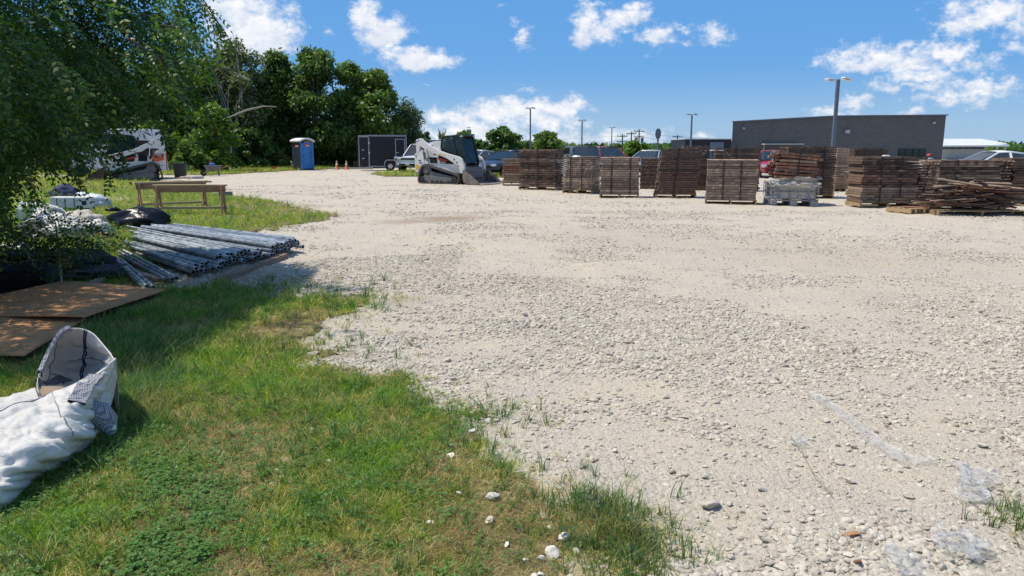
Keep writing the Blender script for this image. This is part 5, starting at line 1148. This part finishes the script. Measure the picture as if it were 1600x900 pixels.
MB().cyl((.3, .9, 2.1), (.3, .9, 2.4), .05, n=10).build('vent_pipe', 'toiletgrey', t)
s1 = MB().box((0, -.055, 1.83), (.42, .015, .26)).build('red_sign', 'red', t)
for k, (dx, dz, w_) in enumerate(((-.12, .03, .05), (-.05, .0, .05), (.01, .0, .04), (.06, .0, .05), (.12, .0, .05), (0, -.06, .28))): MB().box((dx, -.066, 1.83+dz), (w_, .006, .07 if k < 5 else .03)).build('sign_mark', 'sheet', s1)
s2 = MB().box((-.575, .4, 1.8), (.015, .5, .24)).build('red_sign', 'red', t)
for k in range(5): MB().box((-.588, .25+.075*k, 1.78), (.006, .05, .08)).build('sign_mark', 'sheet', s2)
for i, px in enumerate((526.5, 541.5)):
    cx, cy = G(px, 264.8); c = empty('traffic_cone', (cx, cy, 0), 0, ['orange cone with white collar, nearer the toilet', 'orange cone with white collar, nearer the black trailer'][i], 'traffic cone', 'traffic cones')
    MB().box((0, 0, .02), (.36, .36, .04)).build('base', 'orange', c); MB().cyl((0, 0, .04), (0, 0, .7), .14, .03, 16).build('body', 'orange', c, smooth=True)
    MB().cyl((0, 0, .36), (0, 0, .5), .093, .067, 16).build('reflective_collar', 'sheet', c, smooth=True); MB().cyl((0, 0, .57), (0, 0, .64), .057, .046, 16).build('reflective_collar', 'sheet', c, smooth=True)
kx, ky = G(548, 264.5); k_ = tag(MB().box((0, 0, .06), (3.4, .18, .14)).build('curb_beam', 'concrete', None, bevel=.01, loc=(kx, ky+.2, 0)), 'pale straight concrete beam on the ground before the cones', 'beam')
px_, py_ = G(560, 263)
for i in range(4):
    pp = empty('wooden_pallet', (px_+.1, py_+.8, .14*i), random.uniform(-.1, .1), 'grey pallet in the low stack left of the trailer', 'pallet', 'pallets beside the trailer')
    for s_ in (-.5, 0, .5): share(ubox('oldgrey'), 'stringer', pp, (s_*1.0, 0, .06), (0, 0, 0), (.05, 1, .09))
    for q in range(5): share(ubox('oldgrey'), 'deck_board', pp, (0, -.45+.225*q, .118), (0, 0, 0), (1.1, .1, .02))
# black enclosed trailer
ax_, ay_ = G(597, 267); tr = empty('enclosed_trailer', (ax_, ay_, 0), math.radians(17), 'black box trailer with silver trim parked before the trees', 'trailer')
Ht = 2.55; mb = MB(); mb.box((.45, 1.0, .35+Ht/2-.15), (2.7, 2.0, Ht-.3)); mb.build('box', 'trailerblack', tr)
for i in range(3): MB().box((-.2+.45*i, -.012, 1.45), (.02, .02, 2.0)).build('panel_seam', 'black', tr)
re = MB(); re.add([(-1.55, .35, .35), (-.9, 0, .35), (-.9, 0, Ht-.1), (-1.55, .35, Ht-.1), (-1.55, 1.7, .35), (-1.55, 1.7, Ht-.1), (-.9, 2, .35), (-.9, 2, Ht-.1)], [(0, 1, 2, 3), (0, 3, 5, 4), (4, 5, 7, 6), (3, 2, 7, 5)]); re.build('rear_section', 'trailerblack', tr)
tm = MB(); tm.box((.45, -.03, Ht-.04), (2.74, .08, .1)); tm.beam((-1.58, .33, Ht-.08), (-.9, -.03, Ht-.08), .06, .14); tm.box((-.9, -.03, 1.35), (.07, .07, 2.1)); tm.beam((-1.57, .33, .3), (-1.57, .33, Ht), .06, .06); tm.box((1.8, -.03, 1.4), (.07, .07, 2.1)); tm.box((.45, -.02, .33), (2.7, .06, .07)); tm.build('trim', 'trim', tr)
dr = MB(); dr.box((1.35, -.03, 1.3), (.62, .03, 1.85)); d_ = dr.build('side_door', 'trailerblack', tr)
fm = MB(); fm.box((1.02, -.045, 1.3), (.06, .05, 1.95)); fm.box((1.36, -.045, 2.27), (.74, .05, .06)); fm.box((1.69, -.045, 1.3), (.06, .05, 1.95)); fm.build('door_frame', 'trim', d_)
MB().box((1.14, -.08, 1.3), (.16, .04, .05)).build('door_handle', 'chrome', d_)
for z in (1.3, 2.0): MB().box((-.88, -.07, z), (.1, .05, .12)).build('hinge', 'chrome', tr)
for z in (.9, 1.5): MB().box((-1.3, .15, z), (.14, .04, .06), (0, 0, -.5)).build('latch', 'chrome', tr)
wh = MB(); wh.cyl((.6, -.05, .33), (.6, .16, .33), .33, n=24); w1 = wh.build('wheel', 'rubber', tr, bevel=.02); MB().cyl((.6, -.07, .33), (.6, -.05, .33), .17, n=16).build('rim', 'chrome', w1)
fd = MB(); pts = [(.15, .4), (.22, .68), (.33, .78), (.87, .78), (.98, .68), (1.05, .4)]
for a, b in zip(pts[:-1], pts[1:]): fd.beam((a[0], -.1, a[1]), (b[0], -.1, b[1]), .22, .04)
fd.build('fender', 'chrome', tr)
# white van behind the left loader
v_ = empty('white_box_van', (at(178, 250, 40.5).x, 40.5, 0), math.radians(6), 'large white box van half hidden behind the left loader', 'van')
MB().box((-.35, 1.1, 1.55), (4.3, 2.1, 2.15)).build('box', 'sheet', v_, bevel=.04); MB().box((1.9, 1.1, 1.4), (.2, 2.0, 2.0), (0, -.08, 0)).build('rear_door', 'whitecar', v_, bevel=.02)
MB().box((-.35, 0.03, 2.1), (2.4, .03, .45)).build('window_band', 'glass', v_)
for xx in (-1.7, 1.2): MB().cyl((xx, 0, .38), (xx, .25, .38), .38, n=20).build('wheel', 'rubber', v_)
# small things by the tree line
wx_, wy_ = G(334, 275); wr = empty('wheelbarrow', (wx_, wy_, 0), .3, 'dark wheelbarrow holding a blue jug before the bushes', 'wheelbarrow')
b_ = MB(); b_.add([(-.35, -.25, .35), (.35, -.25, .35), (.35, .25, .35), (-.35, .25, .35), (-.5, -.34, .62), (.5, -.34, .62), (.5, .34, .62), (-.5, .34, .62)], [(3, 2, 1, 0), (0, 1, 5, 4), (1, 2, 6, 5), (2, 3, 7, 6), (3, 0, 4, 7)]); b_.build('tray', 'trackframe', wr, solid=.02)
MB().cyl((-.55, -.05, .18), (-.55, .05, .18), .18, n=18).build('wheel', 'rubber', wr)
for s_ in (-1, 1): MB().tube([(-.55, s_*.1, .18), (.2, s_*.25, .35), (.9, s_*.28, .6)], .02, 6).build('handle', 'wood', wr); 
for s_ in (-1, 1): MB().tube([(.25, s_*.22, .35), (.3, s_*.22, 0)], .02, 6).build('leg', 'trackframe', wr)
jg = empty('plastic_jug', (wx_-.05, wy_, .45), 0, 'blue jug standing in the wheelbarrow', 'jug'); MB().box((0, 0, .16), (.3, .2, .3)).build('body', 'bluething', jg, bevel=.05); MB().cyl((-.08, 0, .3), (-.08, 0, .42), .05, n=10).build('cap', 'orange', jg)
ox_, oy_ = G(428, 267); ob = empty('orange_crate', (ox_, oy_, 0), .2, 'small orange crate on the grass left of the toilet', 'crate'); b_ = MB()
for s_ in (-1, 1): b_.box((0, s_*.14, .14), (.42, .02, .26)); b_.box((s_*.2, 0, .14), (.02, .26, .26))
b_.box((0, 0, .02), (.4, .26, .02)); b_.build('walls', 'orange', ob)
dk_ = blob('tarpaulin', (*G(300, 279), .02), (.75, .4, .16), 'concrete', 'grey crumpled cloth on the planks behind the sawhorses', 'cloth', 21, .6)
bkt = empty('black_bin', (*G(275, 279), 0), 0, 'black plastic bin behind the left loader', 'bin'); MB().cyl((0, .6, 0), (0, .6, .75), .3, .36, 18).build('body', 'black', bkt, smooth=False); MB().cyl((0, .6, .75), (0, .6, .8), .39, .38, 18).build('rim', 'black', bkt)
# planks on the ground behind the sawhorses
def plank(a, b, w_, h_, material, label, za=.04, zb=.04, group=None):
    A = Vector((*G(*a), 0)); B = Vector((*G(*b), 0)); A.z = gz(A.x, A.y)+za; B.z = gz(B.x, B.y)+zb
    o = MB().beam(A, B, w_, h_).build('timber_plank', material, None, bevel=.004); tag(o, label, 'plank', group)
plank((130, 292), (262, 295), .16, .05, 'woodtop', 'long pale plank on the grass behind the sawhorses')
plank((210, 284), (310, 286), .3, .06, 'oldgrey', 'wide grey plank nearest the left loader tracks')
plank((225, 288), (330, 285), .22, .06, 'oldred', 'brownish plank at the gravel edge behind the sawhorses')
plank((240, 284), (295, 281), .2, .05, 'tanwood', 'short bleached plank leaning on the other planks', .1, .12)
plank((330, 364), (402, 366), .08, .05, 'oldred', 'thin brown timber lying beyond the pipe bundle')
plank((382, 368), (400, 362), .07, .05, 'oldgrey', 'short crossing timber at the end of the thin brown one')
plank((250, 441), (175, 422), .1, .05, 'oldgrey', 'weathered timber in shade near the loose pipes')
plank((135, 452), (180, 432), .08, .05, 'oldgrey', 'short weathered timber by the plywood edge')
cb = tag(MB().box((0, 0, .1), (.4, .2, .2)).build('concrete_block', 'trackframe', None, bevel=.01, loc=(*G(353, 309), 0)), 'grey concrete block at the gravel edge right of the sawhorse', 'block')

# ================================================================ SAWHORSES
def sawhorse(a, b, topa, label, group='wooden sawhorses on the grass'):
    A = Vector((*G(*a), 0)); B = Vector((*G(*b), 0)); L = (B-A).length; yw = math.atan2(B.y-A.y, B.x-A.x); H = .74
    r_ = empty('sawhorse', (*A.to_2d(), gz(A.x, A.y)), yw, label, 'sawhorse', group)
    MB().box((L/2, 0, H), (L*1.06, .14, .04)).build('top_board', 'woodtop', r_, bevel=.004)
    for s_ in (-1, 1): MB().box((L/2, s_*.055, H-.095), (L, .035, .145)).build('rail', 'wood', r_, bevel=.004)
    for x in (.06, L-.06):
        for s_ in (-1, 1): MB().beam((x, s_*.17, 0), (x, s_*.06, H-.02), .035, .10, up=(0, 1, 0)).build('leg', 'wood', r_, bevel=.004)
        MB().box((x+(.03 if x < 1 else -.03), 0, .17), (.035, .24, .07)).build('cross_piece', 'wood', r_)
    MB().box((L/2, .12, .18), (L, .035, .06)).build('stretcher', 'woodtop', r_, bevel=.004)
sawhorse((246, 335), (354, 334), 0, 'nearer wooden sawhorse with worn brown rail')
sawhorse((216, 331), (324, 326), 0, 'farther wooden sawhorse just behind the near one')

# ================================================================ PIPES
pm = {}
def pipe_mesh(L, r0=.025):
    k = round(L, 1)
    if k not in pm:
        n = 12; V = []; fs = []
        for (x, r_) in ((0, r0), (k, r0), (k, r0*.84), (k-.35, r0*.84), (0, r0*.84), (.35, r0*.84)): V += [(x, r_*math.cos(2*PI*i/n), r_*math.sin(2*PI*i/n)) for i in range(n)]
        for (a, b) in ((0, 1), (1, 2), (2, 3), (0, 4), (4, 5)): fs += [(a*n+i, a*n+(i+1) % n, b*n+(i+1) % n, b*n+i) for i in range(n)]
        fs2 = [tuple(3*n+i for i in range(n)), tuple(5*n+i for i in range(n))]
        me = D.meshes.new('pipe'); me.from_pydata(V, [], fs+fs2); me.materials.append(M['galv']); me.materials.append(M['inside'])
        mi = [0]*len(fs)+[1, 1]
        for q in range(2*n, 3*n): mi[q] = 1
        me.polygons.foreach_set('material_index', mi); me.polygons.foreach_set('use_smooth', [True]*len(mi)); pm[k] = me
    return pm[k]
def bundle(R0, R1, L0, L1, rows, label, grp, lift=.10, liftl=.03):
    """pipe ends run R0->R1 (right) and L0->L1 (left), far to near"""
    A0, A1, B0, B1 = [Vector((*G(*p), 0)) for p in (R0, R1, L0, L1)]
    n = max(2, int((A1-A0).length/.068)); 
    for r_ in range(rows):
        for i in range(n-r_ if rows > 1 else n):
            t = (i+.5*r_)/n; A = A0.lerp(A1, t); B = B0.lerp(B1, t)
            d = (A-B).normalized(); off = random.gauss(0, .06); A = A+d*off; z = .03+r_*.052
            A.z = lift+z+gz(A.x, A.y)*.5; B.z = liftl+z+gz(B.x, B.y)*.5+.02*random.random(); B = B+d*random.gauss(0, .22); A.z += random.gauss(0, .005); B.z += random.gauss(0, .008)
            L = (A-B).length; k = round(L, 1); me = pipe_mesh(L); o = D.objects.new('steel_pipe', me); col.objects.link(o); o.location = B; o.rotation_euler = (A-B).to_track_quat('X', 'Z').to_euler(); o.scale = (L/k, 1, 1)
            tag(o, label, 'pipe', grp)
bundle((466, 391), (418, 409), (268, 364), (228, 372), 3, 'galvanised pipe in the farthest, thickest pipe bundle', 'pipes in the far bundle', .07)
bundle((418, 405), (392, 414), (232, 371), (218, 376), 2, 'galvanised pipe in the narrow bundle next to the thickest one', 'pipes in the second bundle', .06)
bundle((392, 410), (336, 428), (228, 374), (205, 392), 3, 'galvanised pipe in the middle bundle with pinkish paint marks', 'pipes in the middle bundle', .05)
bundle((330, 425), (300, 436), (208, 392), (200, 400), 2, 'galvanised pipe in the low front bundle', 'pipes in the front bundle', .05)
bundle((275, 441), (256, 447), (196, 402), (184, 408), 1, 'galvanised pipe in the loose group of five', 'pipes in the loose group of five', .03)
bundle((240, 456), (222, 462), (186, 412), (176, 416), 1, 'galvanised pipe in the loose nearest group by the plywood', 'pipes in the nearest loose group', .02)
plank((446, 403), (340, 438), .09, .09, 'oldgrey', 'timber bearer under the right ends of the pipes', .03, .0)
plank((290, 372), (200, 402), .09, .05, 'oldgrey', 'timber bearer under the left ends of the pipes', .0, .0)
for (a, b) in (((395, 380), (392, 395)), ((413, 370), (410, 385))):
    pass

# ================================================================ RUBBISH AND SHEETS, LEFT
def quad_sheet(name, pts, z, material, label, cat, th=.018, nx=20):
    P = [Vector((*G(*p), 0)) for p in pts]; mb = MB(); n = nx
    for j in range(n):
        for i in range(n):
            u_, w_ = i/(n-1), j/(n-1); p = P[0].lerp(P[1], u_).lerp(P[3].lerp(P[2], u_), w_); p.z = z+.012*math.sin(u_*5+w_*3)+.02*w_*u_; mb.v.append(tuple(p))
    mb.f = [(j*n+i, j*n+i+1, (j+1)*n+i+1, (j+1)*n+i) for j in range(n-1) for i in range(n-1)]; mb.m = [0]*len(mb.f)
    o = mb.build(name, material, None, solid=th); tag(o, label, cat); return o
quad_sheet('plywood_sheet', [(95, 452), (258, 463), (135, 514), (-95, 500)], .075, 'plywood', 'brown plywood sheet lying in dappled tree shade', 'plywood')
quad_sheet('plywood_sheet', [(-60, 480), (132, 506), (40, 572), (-160, 560)], .045, 'plywood', 'second plywood sheet under the white bulk bag mouth', 'plywood')
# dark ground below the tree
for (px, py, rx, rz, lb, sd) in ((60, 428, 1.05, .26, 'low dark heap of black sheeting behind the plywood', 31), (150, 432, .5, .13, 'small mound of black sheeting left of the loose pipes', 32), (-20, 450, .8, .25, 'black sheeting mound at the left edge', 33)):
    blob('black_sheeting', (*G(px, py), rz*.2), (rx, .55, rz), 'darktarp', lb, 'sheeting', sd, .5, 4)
# bags
def bag(px, py, wpx, hpx, material, label, sd, cat='bag', amp=.45, dep=.7, name='rubbish_bag', group=None, yaw=0):
    gx, gy = G(px, py); r_ = wpx/2*gy/F; h_ = hpx*gy/F
    o = blob(name, (gx, gy+r_*.35, gz(gx, gy)+h_*.25), (r_*1.05, r_*dep, h_*.72), material, label, cat, sd, amp, 4, group=group); o.rotation_euler.z = yaw; return o
M['bagwhite'] = mat('white_woven_plastic', (0.66, 0.66, 0.64), 0.45, var=0.2, vscale=4, bump=0.9, bscale=7, dist=0.05)
M['bagcream'] = mat('cream_plastic', (0.55, 0.5, 0.43), 0.6, var=0.3, vscale=4, bump=0.9, bscale=7, dist=0.05)
M['bagclear'] = mat('cloudy_bag', (0.6, 0.68, 0.68), 0.3, var=0.3, vscale=3, bump=0.9, bscale=8, dist=0.05)
bag(214, 358, 96, 38, 'blackbag', 'shiny black bin bag at the foot of the sawhorse', 41, dep=.5, amp=.3)
blob('bag_knot', (G(172, 352)[0], G(172, 352)[1]+.2, .3), (.16, .08, .07), 'blackbag', 'twisted neck of the black bin bag', 'bag', 42, .5)
bag(125, 366, 70, 42, 'bagcream', 'cream coloured sack in the middle of the bag pile', 43)
bag(80, 376, 95, 42, 'bagwhite', 'white crumpled sack nearest in the bag pile', 44, dep=.5)
bag(150, 372, 46, 30, 'bagwhite', 'small white sack beside the black bin bag', 45)
bag(140, 327, 62, 24, 'bagclear', 'clear cloudy bag behind the bag pile', 46)
bag(48, 348, 46, 34, 'bagclear', 'blue tinted clear bag left of the bag pile', 47)
bag(75, 353, 60, 34, 'bagwhite', 'white sack at the top of the bag pile', 48, dep=.5)
bag(100, 310, 46, 20, 'navy', 'dark navy cloth bundle behind the bags', 49, 'cloth', name='navy_bundle')
bag(158, 376, 30, 14, 'cardboard', 'torn cardboard scrap between the bags', 50, 'cardboard', name='cardboard_scrap')
sx, sy = G(105, 334); cs = empty('striped_carton', (sx, sy, gz(sx, sy)+.02), .05, 'long white carton with dark stripes behind the bag pile', 'carton')
MB().box((0, .3, .2), (.95, .3, .34)).build('body', 'sheet', cs, bevel=.02)
MB().box((0, .145, .05), (.955, .012, .09)).build('dark_band', 'navy', cs)
for dx in (-.3, -.1, .12): MB().box((dx, .146, .22), (.02, .01, .22)).build('stripe', 'poledark', cs)
MB().box((.36, .146, .22), (.11, .01, .1)).build('stamp', 'navy', cs)
bag(25, 398, 60, 18, 'bagwhite', 'pale rubble sacks edging the dark heap at left', 52, dep=.4, amp=.6)
bag(80, 402, 70, 16, 'bagcream', 'flat pale sack between the sapling and the bag pile', 53, dep=.4, amp=.6)

# ================================================================ WHITE BULK BAG
def crom(P, t):
    """catmull-rom through control rows P (n,...)"""
    n = len(P); t = t*(n-1); k = np.minimum(t.astype(int), n-2); f = (t-k).reshape((-1,)+(1,)*(P.ndim-1))
    p1, p2 = P[k], P[k+1]; p0 = P[np.maximum(k-1, 0)]; p3 = P[np.minimum(k+2, n-1)]
    return .5*((2*p1)+(-p0+p2)*f+(2*p0-5*p1+4*p2-p3)*f*f+(-p0+3*p1-3*p2+p3)*f**3)
def bulkbag():
    root = empty('bulk_bag', (*G(60, 720), 0), 0, 'large white woven bulk bag lying open in the lower left corner', 'bulk bag'); off = np.array(root.location)
    def pts(rows): return np.array([[list(at(*p)) if len(p) == 3 else [*G(*p), .012+gz(*G(*p))] for p in r_] for r_ in rows])
    def patch(name, rows, nu, nv, amp, seed, material, edge=True):
        P = pts(rows) if not isinstance(rows, np.ndarray) else rows
        vv, uu = np.linspace(0, 1, nv), np.linspace(0, 1, nu)
        S_ = crom(P, vv); S_ = np.swapaxes(crom(np.swapaxes(S_, 0, 1), uu), 0, 1)
        du = np.gradient(S_, axis=1); dv = np.gradient(S_, axis=0); N = unit(np.cross(du, dv))
        X3, Z3 = S_[..., 0]*1.0+S_[..., 1]*.4, S_[..., 2]*1.6+S_[..., 1]*.6
        n1 = fbm(X3, Z3, 3.2, seed, 4); rd = .5-np.abs(fbm(X3*1.0+Z3*.5, Z3*1.2-X3*.3, 3.8, seed+4, 3))*2.2; r2 = .5-np.abs(fbm(X3*.7-Z3, Z3+X3, 9.0, seed+8, 2))*2
        w_ = np.minimum(1, np.minimum(vv, 1-vv)*7)[:, None]*np.minimum(1, np.minimum(uu, 1-uu)*7)[None, :] if edge else 1
        S2 = S_+N*((n1*amp+rd*amp*.9+r2*amp*.45)*w_)[..., None]; S2[..., 2] = np.maximum(S2[..., 2], .012)
        i = np.arange((nv-1)*(nu-1)); r_ = i//(nu-1); c = i % (nu-1); a = r_*nu+c
        o = npmesh(name, S2.reshape(-1, 3)-off, np.stack([a, a+1, a+nu+1, a+nu], -1), material, root, smooth=True)
        mo = o.modifiers.new('t', 'SOLIDIFY'); mo.thickness = .004; mo.offset = 0
        return S2, N
    def strip(name, S2, N, u0, v0, u1, v1, wd, material, lift=.006, n=24, side=1):
        nv, nu = S2.shape[:2]; q = []
        for k in range(n):
            t = k/(n-1); u_ = (u0+(u1-u0)*t)*(nu-1); v_ = (v0+(v1-v0)*t)*(nv-1); a, b = int(min(u_, nu-2)), int(min(v_, nv-2)); fu, fv = u_-a, v_-b
            p = (S2[b, a]*(1-fu)+S2[b, a+1]*fu)*(1-fv)+(S2[b+1, a]*(1-fu)+S2[b+1, a+1]*fu)*fv; q.append((p-off, N[b, a]*side))
        mb = MB(); vs_ = []
        for k, (p, nn) in enumerate(q):
            t = unit(q[min(k+1, n-1)][0]-q[max(k-1, 0)][0]); s2 = unit(np.cross(t, nn)); p0 = Vector(p); nn = Vector(nn); s2 = Vector(s2)
            for a in (-lift, lift): vs_ += [p0+nn*a-s2*wd/2, p0+nn*a+s2*wd/2]
        fs = []
        for k in range(n-1):
            a = 4*k; fs += [(a, a+1, a+5, a+4), (a+2, a+6, a+7, a+3), (a, a+4, a+6, a+2), (a+1, a+3, a+7, a+5)]
        mb.add(vs_, fs).build(name, material, root)
    A_ = [[(60,590,4.12),(76,552,4.28),(96,519,4.36),(120,513,4.40),(144,520,4.38),(164,542,4.30),(181,566,4.16)],
          [(58,598,4.08),(74,572,4.32),(95,548,4.50),(120,545,4.56),(143,548,4.54),(162,560,4.44),(179,574,4.16)],
          [(58,606,4.04),(74,594,4.30),(97,580,4.50),(120,578,4.56),(140,575,4.54),(158,578,4.42),(172,586,4.12)],
          [(60,616,3.98),(78,612,4.16),(99,606,4.30),(119,604,4.34),(136,600,4.30),(150,598,4.22),(158,600,4.06)],
          [(63,640,3.94),(80,650,4.00),(99,655,4.02),(117,655,4.02),(132,648,4.02),(145,640,4.0),(150,630,3.98)]]
    SA, NA = patch('inner_panel', A_, 80, 60, .028, 3, M['bulk'])
    B_ = [[(-190,690,3.42),(-120,668,3.48),(-50,650,3.58),(10,634,3.70),(60,622,3.84),(100,607,3.93),(140,590,4.0),(164,575,4.08),(181,560,4.17)],
          [(-190,715,3.25),(-120,700,3.28),(-50,682,3.36),(10,662,3.50),(55,646,3.64),(92,630,3.74),(126,617,3.84),(156,602,3.98),(172,592,4.14)],
          [(-190,770,3.05),(-120,752,3.10),(-50,730,3.16),(8,706,3.28),(52,684,3.44),(88,664,3.56),(118,648,3.68),(142,634,3.86),(158,618,4.06)],
          [(-190,830,2.92),(-120,812,2.94),(-50,785,2.99),(3,757,3.12),(50,722,3.31),(84,702,3.45),(114,684,3.58),(136,664,3.74),(148,648,3.96)],
          [(-190,900),(-120,872),(-50,838),(0,800),(48,758),(84,738),(116,716),(138,697),(150,684)]]
    SB, NB = patch('bag_body', B_, 200, 100, .062, 8, M['bulk'])
    a0 = [tuple(x) for x in B_[0][:5]]
    C_ = [a0, [(-190,684,3.7),(-120,660,3.76),(-50,642,3.82),(8,622,3.9),(55,606,4.02)], [(-190,700,4.0),(-120,680,4.05),(-50,660,4.1),(5,640,4.2),(58,616,4.25)], [(-190,690),(-120,682),(-50,672),(2,662),(58,640)]]
    patch('bag_top', C_, 80, 40, .03, 15, M['bulk'])
    D_ = [A_[0], [(58,600,4.30),(74,570,4.42),(95,545,4.60),(120,540,4.66),(143,544,4.64),(164,556,4.52),(183,575,4.28)], [(56,640),(74,632),(95,625),(120,622),(145,624),(166,632),(186,645)]]
    patch('outer_back_panel', D_, 60, 40, .02, 17, M['bulk'])
    E_ = [[B_[r_][8] for r_ in range(5)], [A_[0][6], (182,590,4.22), (176,620,4.2), (168,650,4.1), (164,668)]]
    patch('bag_side', E_, 40, 16, .01, 19, M['bulk'])
    for w0, m_ in ((-.012, 'navy'), (.012, 'navy')): strip('seam', SA, NA, .60+w0, 0, .56+w0, .72, .008, m_)
    strip('seam', SA, NA, .33, .02, .16, .6, .006, 'poledark'); strip('seam', SA, NA, .42, .40, .95, .30, .004, 'poledark'); strip('seam', SA, NA, .22, .45, .36, .62, .006, 'poledark')
    strip('mesh_band', SA, NA, .04, .02, .44, -.0+.01, .05, M['meshgrey'], .010); strip('mesh_band', SA, NA, .05, .45, .40, .66, .07, 'poledark', .008)
    strip('mesh_band', SB, NB, .80, .02, .735, .40, .085, M['meshgrey'], .008)
    strip('seam', SB, NB, .05, .10, .56, .04, .006, 'poledark'); strip('seam', SB, NB, .58, .10, .70, .70, .004, 'poledark')
    strip('hem', SB, NB, .0, .01, 1.0, .01, .012, M['bulk'], .003, 60); strip('hem', SA, NA, .0, .01, 1.0, .01, .010, M['bulk'], .003, 40)
    tl = at(150, 664, 3.9)-root.location; tb = MB(); tb.tube([tl+Vector((-.09, -.02, .07)), tl+Vector((-.04, .0, .085)), tl+Vector((.02, .0, .06)), tl+Vector((.065, .0, .01)), tl+Vector((.085, .0, -.05))], [.03, .062, .075, .06, .02], 18)
    tb.build('mesh_tail', M['meshgrey'], root, smooth=True)
    blob('tail_tip', tl+Vector((.095, -.01, -.015)), (.022, .02, .03), 'sheet', None, None, 60, .4, 2, parent=root)
    MB().box(at(80, 612, 4.05)-root.location, (.11, .07, .006), (.7, .1, .3)).build('cardboard_piece', 'cardboard', root)
def bulkmat():
    mt = D.materials.new('white_woven_bulk_cloth'); mt.use_nodes = True; t = mt.node_tree; t.nodes.clear(); q = NT(t)
    co = q.n('ShaderNodeTexCoord').outputs['Object']; nz = q.noise(co, 7, 6, .6, dist=.8); n2 = q.noise(q.vm('MULTIPLY', co, (1, 1, 2.5)), 16, 4, .55, dist=1.2)
    c = q.mix(q.ramp(nz, .35, .7, 0, .5), (.74, .72, .67), (.62, .60, .55)); c = q.mix(q.ramp(n2, .62, .75, 0, .5), c, (.40, .36, .30))
    wv = q.n('ShaderNodeTexWave', {'Vector': co, 'Scale': 90.0, 'Distortion': 1.0}).outputs['Fac']
    hh = q.math('ADD', q.math('ADD', q.math('MULTIPLY', nz, .016), q.math('MULTIPLY', n2, .008)), q.math('MULTIPLY', wv, .0006))
    bp = q.n('ShaderNodeBump', {'Strength': .9, 'Distance': 1.0, 'Height': hh})
    b = q.n('ShaderNodeBsdfPrincipled', {'Base Color': c, 'Roughness': .5, 'Specular IOR Level': .35, 'Normal': bp.outputs[0]}); tr_ = q.n('ShaderNodeBsdfTranslucent', {'Color': (.75, .73, .68, 1)})
    mx = q.n('ShaderNodeMixShader', {0: .22}); t.links.new(b.outputs[0], mx.inputs[1]); t.links.new(tr_.outputs[0], mx.inputs[2]); t.links.new(mx.outputs[0], q.n('ShaderNodeOutputMaterial').inputs[0]); return mt
def meshgrey():
    mt = D.materials.new('grey_mesh_webbing'); mt.use_nodes = True; t = mt.node_tree; t.nodes.clear(); q = NT(t)
    co = q.n('ShaderNodeTexCoord').outputs['Object']
    ck = q.n('ShaderNodeTexChecker', {'Vector': co, 'Scale': 115.0, 'Color1': (.38, .38, .40, 1), 'Color2': (.07, .075, .09, 1)}).outputs[0]
    b = q.n('ShaderNodeBsdfPrincipled', {'Base Color': ck, 'Roughness': .8}); t.links.new(b.outputs[0], q.n('ShaderNodeOutputMaterial').inputs[0]); return mt
M['bulk'] = bulkmat(); M['meshgrey'] = meshgrey()
bulkbag()

# ================================================================ PLASTIC FILM ON THE GRAVEL
def film_strip(pts, ws, label, seed):
    P = [Vector((*G(*p), 0)) for p in pts]; mb = MB(); n = 60; m_ = 9
    for j in range(n):
        t = j/(n-1)*(len(P)-1); k = min(int(t), len(P)-2); p = P[k].lerp(P[k+1], t-k); d = (P[k+1]-P[k]).normalized(); s_ = Vector((d.y, -d.x, 0)); w_ = ws[k]*(1-(t-k))+ws[k+1]*(t-k)
        for i in range(m_):
            u_ = i/(m_-1)-.5; q = p+s_*u_*w_*(1+.4*float(vn(np.array([j*.3]), np.array([seed]), 1.0, 2)[0])); h_ = .012+.035*abs(float(vn(np.array([j*.22+i*.1]), np.array([i*.9]), 1.0, seed)[0])); mb.v.append((q.x, q.y, gz(q.x, q.y)+h_))
    mb.f = [(j*m_+i, j*m_+i+1, (j+1)*m_+i+1, (j+1)*m_+i) for j in range(n-1) for i in range(m_-1)]; mb.m = [0]*len(mb.f)
    o = mb.build('plastic_film', 'film', None, smooth=True); tag(o, label, 'plastic film')
film_strip([(1256, 612), (1290, 638), (1330, 668), (1372, 700), (1410, 722), (1462, 728)], [.03, .08, .10, .07, .10, .05], 'long twisted strip of clear plastic film on the gravel', 3)
def film_blob(pts, label, seed, amp=.07):
    P = [Vector((*G(*p), .02)) for p in pts]; o = film_sheet('plastic_film', P, 'film', None, 22, amp*.4, seed, label); o.location.z = .0
film_blob([(1490, 728), (1540, 738), (1552, 792), (1492, 788)], 'upper crumpled sheet of clear plastic at the right', 11)
film_blob([(1455, 820), (1545, 850), (1530, 885), (1480, 868)], 'lower crumpled sheet of clear plastic at bottom right', 12)
film_blob([(1378, 855), (1440, 880), (1430, 910), (1385, 900)], 'small clear plastic scrap near the brick fragments', 13, .04)
film_blob([(1230, 685), (1262, 688), (1258, 702), (1232, 700)], 'tiny clear plastic scrap left of the long film strip', 14, .03)
tag(MB().tube([(*G(1235, 690), .03), (*G(1250, 715), .05), (*G(1268, 745), .03), (*G(1300, 780), .02)], .0018, 5).build('straw_stem', 'straw', None, smooth=True), 'dry straw stem lying on the gravel near the film', 'stem')
